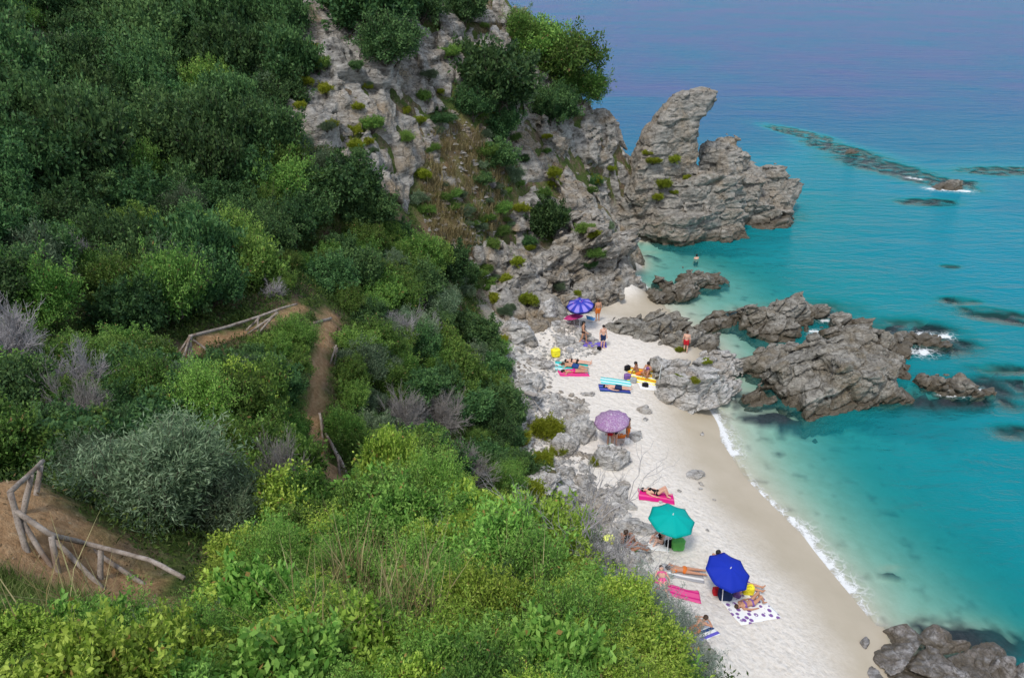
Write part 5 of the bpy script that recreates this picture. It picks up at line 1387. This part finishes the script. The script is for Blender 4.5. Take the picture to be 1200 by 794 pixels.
def lie(px, py, hx, hy, pose, label, *a, **k):
    """figure with pelvis over pixel (px, py) and its head towards pixel (hx, hy)"""
    p = W_on(px, py); o = person(p, aim(p, hx, hy), pose, label, *a, group=k.pop("group", LY), **k); o.location.z += .035
    return o

# ------------------------------------------------------------------ towels, bags, chairs, umbrellas
def stripe_material(name, cols, scale=6.0, axis=0):
    t = NT(name); v = t.coord("Object"); s = t.sep(v)[axis]
    f = t.math('FRACT', t.math('MULTIPLY', s, scale / len(cols)))
    r = t.new("ShaderNodeValToRGB"); r.color_ramp.interpolation = 'CONSTANT'; e = r.color_ramp.elements
    while len(e) < len(cols): e.new(.5)
    for k, c in enumerate(cols): e[k].position = k / len(cols); e[k].color = (*CLOTHC[c], 1)
    t.l.new(f, r.inputs[0])
    return t.fin(r.outputs[0], .9, spec=.1)

def flower_material(name, ground, spot, scale):
    t = NT(name); v = t.coord("Object"); d = t.voro(v, scale); n = t.noise(v, scale * 1.3, 4, .6)
    c = t.mix(t.rng(d, .34, .40, 1, 0), CLOTHC[ground], CLOTHC[spot]); c = t.mix(t.rng(n, .60, .64), c, CLOTHC["white"])
    return t.fin(c, .9, spec=.1)

def towel(px, py, hx, hy, length, width, label, mat, group="towels spread on the sand", dz=.025):
    p = W_on(px, py); rz = aim(p, hx, hy)
    nx, ny = 14, 26; g = np.stack(np.meshgrid(np.linspace(-.5, .5, nx) * width, np.linspace(-.5, .5, ny) * length, indexing='ij'), -1).reshape(-1, 2)
    g[:, 0] += noise3(np.c_[g * 1.7, np.full(len(g), px)]) * .06; g[:, 1] += noise3(np.c_[g * 1.7, np.full(len(g), py + .5)]) * .05
    ca, sa = math.cos(rz), math.sin(rz); wx = p[0] + g[:, 0] * ca - g[:, 1] * sa; wy = p[1] + g[:, 0] * sa + g[:, 1] * ca
    z = H(wx, wy) - p[2] + dz + np.abs(noise3(np.c_[g * 5, np.full(len(g), px)])) * .03
    top = np.c_[g, z]; bot = np.c_[g, z - .012]; n = len(g); i = np.arange(n).reshape(nx, ny)
    q = np.stack([i[:-1, :-1], i[1:, :-1], i[1:, 1:], i[:-1, 1:]], -1).reshape(-1, 4)
    rim = np.r_[i[0, :], i[1:, -1], i[-1, -2::-1], i[-2:0:-1, 0]]; rn = np.roll(rim, -1)
    sd = np.stack([rim, rn, rn + n, rim + n], -1)
    o = obj("towel", mesh_data("towel", np.r_[top, bot], [np.r_[q, q[:, ::-1] + n, sd]], mat)); o.location = p; o.rotation_euler = (0, 0, rz)
    return tag(o, label, "towel", group)

def bag(px, py, c, label, size=.45, cat="bag", handles=True, tall=.75, rz=0.0, group="bags on the sand"):
    p = W_on(px, py); root = empty("beach_bag", p, R(rz)); s = size
    f = lambda P: np.linalg.norm(np.maximum(np.abs(P - (0, 0, s * tall * .5)) - np.array([s * .30, s * .13, s * tall * .34]) * (1 + .15 * (P[:, 2:3] / s - .5)), 0), axis=1) - s * .17 + noise3(P / s * 5 + px) * s * .05
    v, fc = sdf_mesh(f, (-s * .75, -s * .5, -.05), (s * .75, s * .5, s * tall + .15), s * .05)
    obj("pouch", mesh_data("pouch", v, fc, cloth(c)), root)
    if handles:
        for sgn in (-1, 1):
            a = np.linspace(0, math.pi, 12); pts = np.c_[np.cos(a) * s * .22, np.full(12, sgn * s * .16), s * tall * .85 + np.sin(a) * s * .34]
            hv, hf = tubes([(pts, s * .025, s * .025)], 6); obj("handle", mesh_data("handle", hv, hf, cloth(c)), root)
    return tag(root, label, cat, group)

M_alu = plain("aluminium_tube", (.6, .6, .6), .35, .5)
M_white = plain("white_tube", (.8, .8, .8), .4, .4)
M_tip = plain("dark_plastic", (.03, .03, .035), .4, .4)

def canopy_material(name, c, pattern=None):
    t = NT(name); base = CLOTHC.get(c, c) if isinstance(c, str) else c
    colr = None
    v = t.coord("Object"); n = t.noise(v, 2.0, 3)
    colr = t.mix(t.math('MULTIPLY', t.rng(n, .3, .7), .15), base, tuple(x * .7 for x in base))
    if pattern == "doodle":
        n2 = t.noise(v, 5.5, 2, .5, 2.5); band = t.math('ABSOLUTE', t.math('SUBTRACT', n2, .5))
        colr = t.mix(t.rng(band, .015, .03, .85, 0), colr, (.80, .74, .80)); n3 = t.voro(v, 6.0); colr = t.mix(t.rng(n3, .15, .18, .8, 0), colr, (.36, .12, .30))
    if pattern == "burst":
        s = t.sep(v); ang = t.math('ARCTAN2', s[1], s[0]); rad = t.math('SQRT', t.math('ADD', t.math('POWER', s[0], 2.0), t.math('POWER', s[1], 2.0)))
        k = t.math('ABSOLUTE', t.math('SINE', t.math('MULTIPLY', ang, 4.0)))
        st = t.math('MULTIPLY', t.rng(k, .55, .75), t.rng(rad, .25, .5)); colr = t.mix(t.math('MULTIPLY', st, t.rng(rad, .9, .8)), colr, (.36, .30, .80)); colr = t.mix(t.rng(rad, .86, .90), colr, (.012, .02, .13))
        n3 = t.voro(v, 3.4); colr = t.mix(t.rng(n3, .12, .16, .8, 0), colr, (.62, .12, .50))
    t.fin(colr, .7, spec=.2)
    tl = t.new("ShaderNodeBsdfTranslucent"); t.l.new(colr, tl.inputs[0]); mx = t.new("ShaderNodeMixShader"); mx.inputs[0].default_value = .3
    t.l.new(t.p.outputs[0], mx.inputs[1]); t.l.new(tl.outputs[0], mx.inputs[2]); t.l.new(mx.outputs[0], t.out.inputs[0])
    return t.m

def umbrella(px, py, rad, hgt, label, mat, tilt=(0, 0), panels=8, rise=.28, valance=.0, scallop=.06, base=None, ribm=None):
    """px, py: where the canopy's centre stands in the photograph; the pole goes straight into the sand below it"""
    t = (py - 397) / FPX
    zg = 1.3
    for _ in range(8):
        p = W(px, py, zg + hgt); zg = h1(p[0], p[1])
    root = empty("beach_umbrella", (p[0], p[1], zg))
    rt = Euler((R(tilt[0]), R(tilt[1]), 0)).to_matrix()
    hub = Vector((0, 0, hgt * .97))
    V, F = [(0, 0, rise)], []
    per = 6; na = panels * per; nr = 7
    for j in range(1, nr + 1):
        f = j / nr
        for i in range(na):
            a = 2 * math.pi * i / na; u = (i % per) / per; sag = math.sin(math.pi * u)
            r_ = rad * f * (1 - scallop * sag * f - .03 * sag)
            z_ = rise * (1 - f ** 1.75) - .04 * rad * sag * f
            V.append((r_ * math.cos(a), r_ * math.sin(a), z_))
    for i in range(na):
        F.append((0, 1 + i, 1 + (i + 1) % na))
        for j in range(nr - 1):
            a, b = 1 + j * na + i, 1 + j * na + (i + 1) % na
            F.append((a, a + na, b + na, b))
    if valance:
        k = len(V)
        for i in range(na): x, y, z = V[1 + (nr - 1) * na + i]; V.append((x * 1.01, y * 1.01, z - valance))
        for i in range(na): a, b = 1 + (nr - 1) * na + i, 1 + (nr - 1) * na + (i + 1) % na; F.append((a, k + i, k + (i + 1) % na, b))
    me = mesh_data("canopy", V, F, mat, True); o = obj("canopy", me, root, hub, rt.to_euler())
    sm = o.modifiers.new("thickness", 'SOLIDIFY'); sm.thickness = .006
    for i in range(panels):
        a = 2 * math.pi * i / panels
        pts = [(rad * f * math.cos(a), rad * f * math.sin(a), rise * (1 - f ** 1.75) - .022) for f in np.linspace(.05, 1.0, 7)]
        rv, rf = tubes([(pts, .007, .006)], 5); obj("rib", mesh_data("rib", rv, rf, ribm or M_alu), root, hub, rt.to_euler())
        sp = [(0, 0, -.35 * rad), (rad * .5 * math.cos(a), rad * .5 * math.sin(a), rise * (1 - .5 ** 1.75) - .03)]
    ax = rt @ Vector((0, 0, 1)); top = hub + ax * (rise + .10)
    low = hub - ax * .45
    pv, pf = tubes([([(0, 0, -.35), (low.x * .5, low.y * .5, (low.z) * .5), tuple(low), tuple(hub + ax * rise)], .018, .016)], 8); obj("pole", mesh_data("pole", pv, pf, M_white), root)
    tv, tf = tubes([([tuple(hub + ax * (rise - .01)), tuple(hub + ax * (rise + .05)), tuple(top)], .028, .010)], 8); obj("finial", mesh_data("finial", tv, tf, M_white), root)
    return tag(root, label, "umbrella")

def deck_chair(px, py, rz, c, label, cat="chair"):
    p = W_on(px, py); root = empty("deck_chair", p, R(rz))
    f = lambda: None
    for s in (-1, 1):
        x = .27 * s
        v, fc = tubes([([(x, -.35, .0), (x, .28, .62)], .013, .013), ([(x, .30, .0), (x, -.30, .30)], .013, .013)], 6); obj("side_frame", mesh_data("side_frame", v, fc, M_alu), root)
    v, fc = tubes([([(-.27, .28, .62), (.27, .28, .62)], .013, .013), ([(-.27, -.30, .30), (.27, -.30, .30)], .013, .013)], 6); obj("cross_bar", mesh_data("cross_bar", v, fc, M_alu), root)
    for nm, prof in (("backrest", [(.10, .27), (.17, .42), (.24, .56), (.29, .64)]), ("seat", [(-.31, .31), (-.18, .26), (-.04, .235), (.10, .265)])):
        V = [(x, y, z) for (y, z) in prof for x in (-.25, .25)]; F = [(2 * i, 2 * i + 1, 2 * i + 3, 2 * i + 2) for i in range(3)]
        o = obj(nm, mesh_data(nm, V, F, cloth(c)), root); sm = o.modifiers.new("thickness", 'SOLIDIFY'); sm.thickness = .012
    return tag(root, label, cat)

U = {}
U["teal"] = umbrella(787, 608, 1.02, 1.9, "bright teal beach umbrella with eight panels on the near beach", canopy_material("teal_canopy", (.0, .50, .45)), (6, 6), 8, .34)
U["blue"] = umbrella(853, 669, .92, 1.75, "royal blue beach umbrella tilted towards the slope on the near beach", canopy_material("blue_canopy", (.015, .045, .52)), (14, 12), 8, .30)
U["lilac"] = umbrella(717, 491, .92, 1.75, "lilac patterned dome umbrella in the middle of the beach", canopy_material("lilac_canopy", (.40, .22, .44), "doodle"), (4, -8), 12, .36, .10, .01)
U["purple"] = umbrella(680, 357, .98, 1.8, "blue and purple patterned umbrella at the far end of the beach", canopy_material("purple_canopy", (.05, .07, .52), "burst"), (10, -6), 8, .34, .06)
U["pink"] = umbrella(672, 371, .72, .75, "small pink umbrella tucked below the blue and purple one", canopy_material("pink_canopy", (.62, .06, .25)), (-12, -10), 8, .2)
deck_chair(692, 378, 150, "lightblue", "light blue deck chair in the shade of the blue and purple umbrella")
deck_chair(726, 517, 190, "orange", "orange deck chair in the shade of the lilac umbrella")

# purple umbrella's neighbours
towel(696, 404, 676, 402, 1.7, .85, "violet towel lying beside the man in blue trunks", stripe_material("violet_towel", ["violet", "violet", "purple"], 8))
bag(651, 418, "yellow", "bright yellow beach bag propped against the boulders", .62, rz=20, tall=.9)
bag(668, 412, "grey", "pale grey bag on the stones above the sunbathers", .5, rz=-30, tall=.5)
bag(702, 410, "black", "small black bag at the feet of the man in blue trunks", .3)
towel(670, 431, 640, 427, 2.1, 1.3, "turquoise and white towel shared by two sunbathers near the yellow bag", stripe_material("turq_towel", ["aqua", "white", "aqua", "teal"], 7))
lie(676, 426, 655, 423, "supine", "fair sunbather in dark bikini lying closest to the yellow bag", "fair", "black", ("bikini", "black"), long_hair=True)
lie(672, 431, 652, 427, "prone", "tanned sunbather in blue trunks lying beside the one in dark bikini", "tan", "brown", ("trunks", "blue"))
towel(672, 438, 645, 437, 1.9, .8, "pink towel laid below the turquoise one", stripe_material("pink_towel", ["pink", "magenta", "pink"], 7))
lie(672, 437, 652, 436, "prone", "dark haired sunbather in magenta swimsuit lying on the pink towel", "tan", "black", ("one_piece", "magenta"))
# aqua and blue mats
towel(722, 449, 700, 446, 1.9, 1.0, "aqua beach mat behind the blue one", stripe_material("aqua_mat", ["aqua", "aqua", "white"], 9))
towel(720, 456, 695, 454, 1.9, .8, "blue beach mat with a dark swimsuited sunbather on it", stripe_material("blue_mat", ["blue", "violet", "blue"], 9), dz=.03)
lie(722, 456, 703, 453, "supine", "sunbather in dark trunks lying on the blue beach mat", "fair", "black", ("trunks", "navy"))
# the pair below the round boulder
towel(752, 441, 735, 438, 1.8, 1.7, "yellow blanket under two people sitting near the rounded boulder", stripe_material("yellow_blanket", ["yellow", "orange", "yellow", "white"], 7))
person(W_on(747, 439), R(60), "lean", "brown skinned person in orange leaning back on the yellow blanket", "brown", "black", ("trunks", "orange"), group=SI)
person(W_on(759, 438), R(-30), "sit", "person with dark purple clothes sitting on the yellow blanket", "tan", "black", ("one_piece", "purple"), group=SI, long_hair=True)
bag(735, 434, "black", "black bag standing left of the yellow blanket", .42, rz=30); bag(735, 444, "purple", "purple and white round bag below the yellow blanket", .45, rz=10)
bag(742, 448, "grey", "grey bag on the sand right of the aqua mat", .42, rz=-20); bag(756, 453, "black", "black bag lying on the white towel by the boulder", .42, rz=0, tall=.5)
towel(760, 453, 745, 452, 1.2, .8, "white towel with the black bag on it", cloth("white"))
b0 = W_on(771, 456); fu = empty("folded_umbrella", b0)
tag(fu, "folded dark green umbrella leaning against the rounded boulder", "umbrella")
uv_, uf_ = tubes([([(0, 0, .25), (.05, .12, .5), (.14, .34, 1.35)], .07, .02)], 8); obj("furled_cloth", mesh_data("furled_cloth", uv_, uf_, cloth("dkgreen")), fu)
uv_, uf_ = tubes([([(-.06, -.1, -.05), (.16, .38, 1.5)], .015, .015)], 8); obj("pole", mesh_data("pole", uv_, uf_, M_white), fu)
# lilac umbrella's people
person(W_on(714, 523), R(170), "stand", "person in red standing at the left edge of the lilac umbrella", "tan", "brown", ("one_piece", "red"), group="people under the lilac umbrella", scale=.86)
person(W_on(720, 521), R(10), "stand", "person in black standing in the middle under the lilac umbrella", "fair", "black", ("one_piece", "black"), group="people under the lilac umbrella", scale=.84)
person(W_on(735, 517), R(60), "hips", "brown skinned person standing at the right edge of the lilac umbrella", "brown", "black", ("trunks", "orange"), group="people under the lilac umbrella", scale=.86)
bag(716, 526, "green", "green bag at the foot of the lilac umbrella", .35); bag(734, 519, "white", "white bag beside the orange deck chair", .35)
# magenta towel
towel(769, 582, 745, 579, 1.7, .85, "magenta towel on open sand above the teal umbrella", stripe_material("magenta_towel", ["magenta", "magenta", "pink"], 7))
lie(770, 580, 752, 575, "knees", "sunbather in black with bent knees on the magenta towel", "fair", "black", ("one_piece", "black"))
# teal umbrella's people
person(W_on(774, 636), R(-60), "sit", "black haired person in black sitting below the teal umbrella", "fair", "black", ("one_piece", "black"), group=SI, long_hair=True)
bag(785, 640, "black", "black bag between the sitting person and the green bag", .45, tall=.6); bag(794, 643, "green", "big round green bag below the teal umbrella", .6, tall=.9, handles=True)
towel(770, 641, 755, 639, 1.0, .6, "white towel under the sitting person below the teal umbrella", cloth("white"))
bag(713, 637, "limeyellow", "pale yellow bag left of the brown sunbathers near the stones", .5, rz=15)
towel(727, 641, 712, 636, 1.6, .8, "green and yellow towel near the stones left of the teal umbrella", stripe_material("lime_towel", ["green", "yellow", "limeyellow", "green"], 8))
person(W_on(731, 640), R(120), "sit", "brown skinned person sitting on the green and yellow towel", "brown", "brown", ("trunks", "orange"), group=SI)
person(W_on(738, 646), R(100), "lean", "brown skinned person leaning back right of the green and yellow towel", "brown", "black", ("bikini", "pink"), group=SI, long_hair=True)
# behind the silver plants
lie(801, 671, 780, 666, "prone", "tanned sunbather in orange lying nearest the silver plants' tip", "tan", "black", ("bikini", "orange"))
towel(800, 672, 778, 667, 1.7, .8, "grey and white towel under the sunbather in orange", stripe_material("grey_towel", ["grey", "white", "grey"], 8))
towel(793, 694, 772, 686, 1.9, .75, "bright pink towel behind the silver plants", stripe_material("hotpink_towel", ["pink", "pink", "magenta", "pink"], 10))
lie(776, 683, 774, 672, "supine", "fair sunbather with brown hair at the top of the bright pink towel", "fair", "brown", ("bikini", "pink"))
towel(712, 676, 700, 672, 1.2, .7, "light blue towel half hidden behind the bare branches", cloth("lightblue")); towel(728, 678, 716, 672, 1.5, .8, "pale pink towel behind the bare branches", stripe_material("pale_towel", ["white", "pink", "white", "white"], 9))
# blue umbrella's people
person(W_on(838, 664), R(120), "sit", "dark haired person sitting behind the left rim of the royal blue umbrella", "tan", "black", ("trunks", "black"), group=SI)
lie(868, 687, 850, 682, "supine", "sunbather with legs sticking out from under the royal blue umbrella", "tan", "brown", ("trunks", "purple"), group=LY)
person(W_on(863, 699), R(160), "sit", "person in purple sitting in front of the royal blue umbrella", "tan", "black", ("one_piece", "purple"), group=SI)
bag(840, 696, "red", "red bag on the sand left of the royal blue umbrella", .42); bag(849, 702, "navy", "dark navy bag below the royal blue umbrella", .6, tall=.9); bag(876, 695, "yellow", "yellow bag right of the person in purple", .5)
towel(878, 711, 855, 716, 2.0, 1.6, "large white and lilac flowered towel in front of the royal blue umbrella", flower_material("flower_towel", "white", "purple", 4.0))
lie(880, 709, 866, 712, "knees", "dark haired sunbather lying on the large flowered towel", "tan", "brown", ("bikini", "purple"), long_hair=True)
towel(817, 741, 838, 733, 1.9, .8, "blue and white striped towel lowest on the beach", stripe_material("bluewhite_towel", ["blue", "white", "violet", "white"], 8))
lie(815, 740, 827, 733, "prone", "tanned sunbather in orange on the blue and white striped towel", "tan", "brown", ("trunks", "orange"))
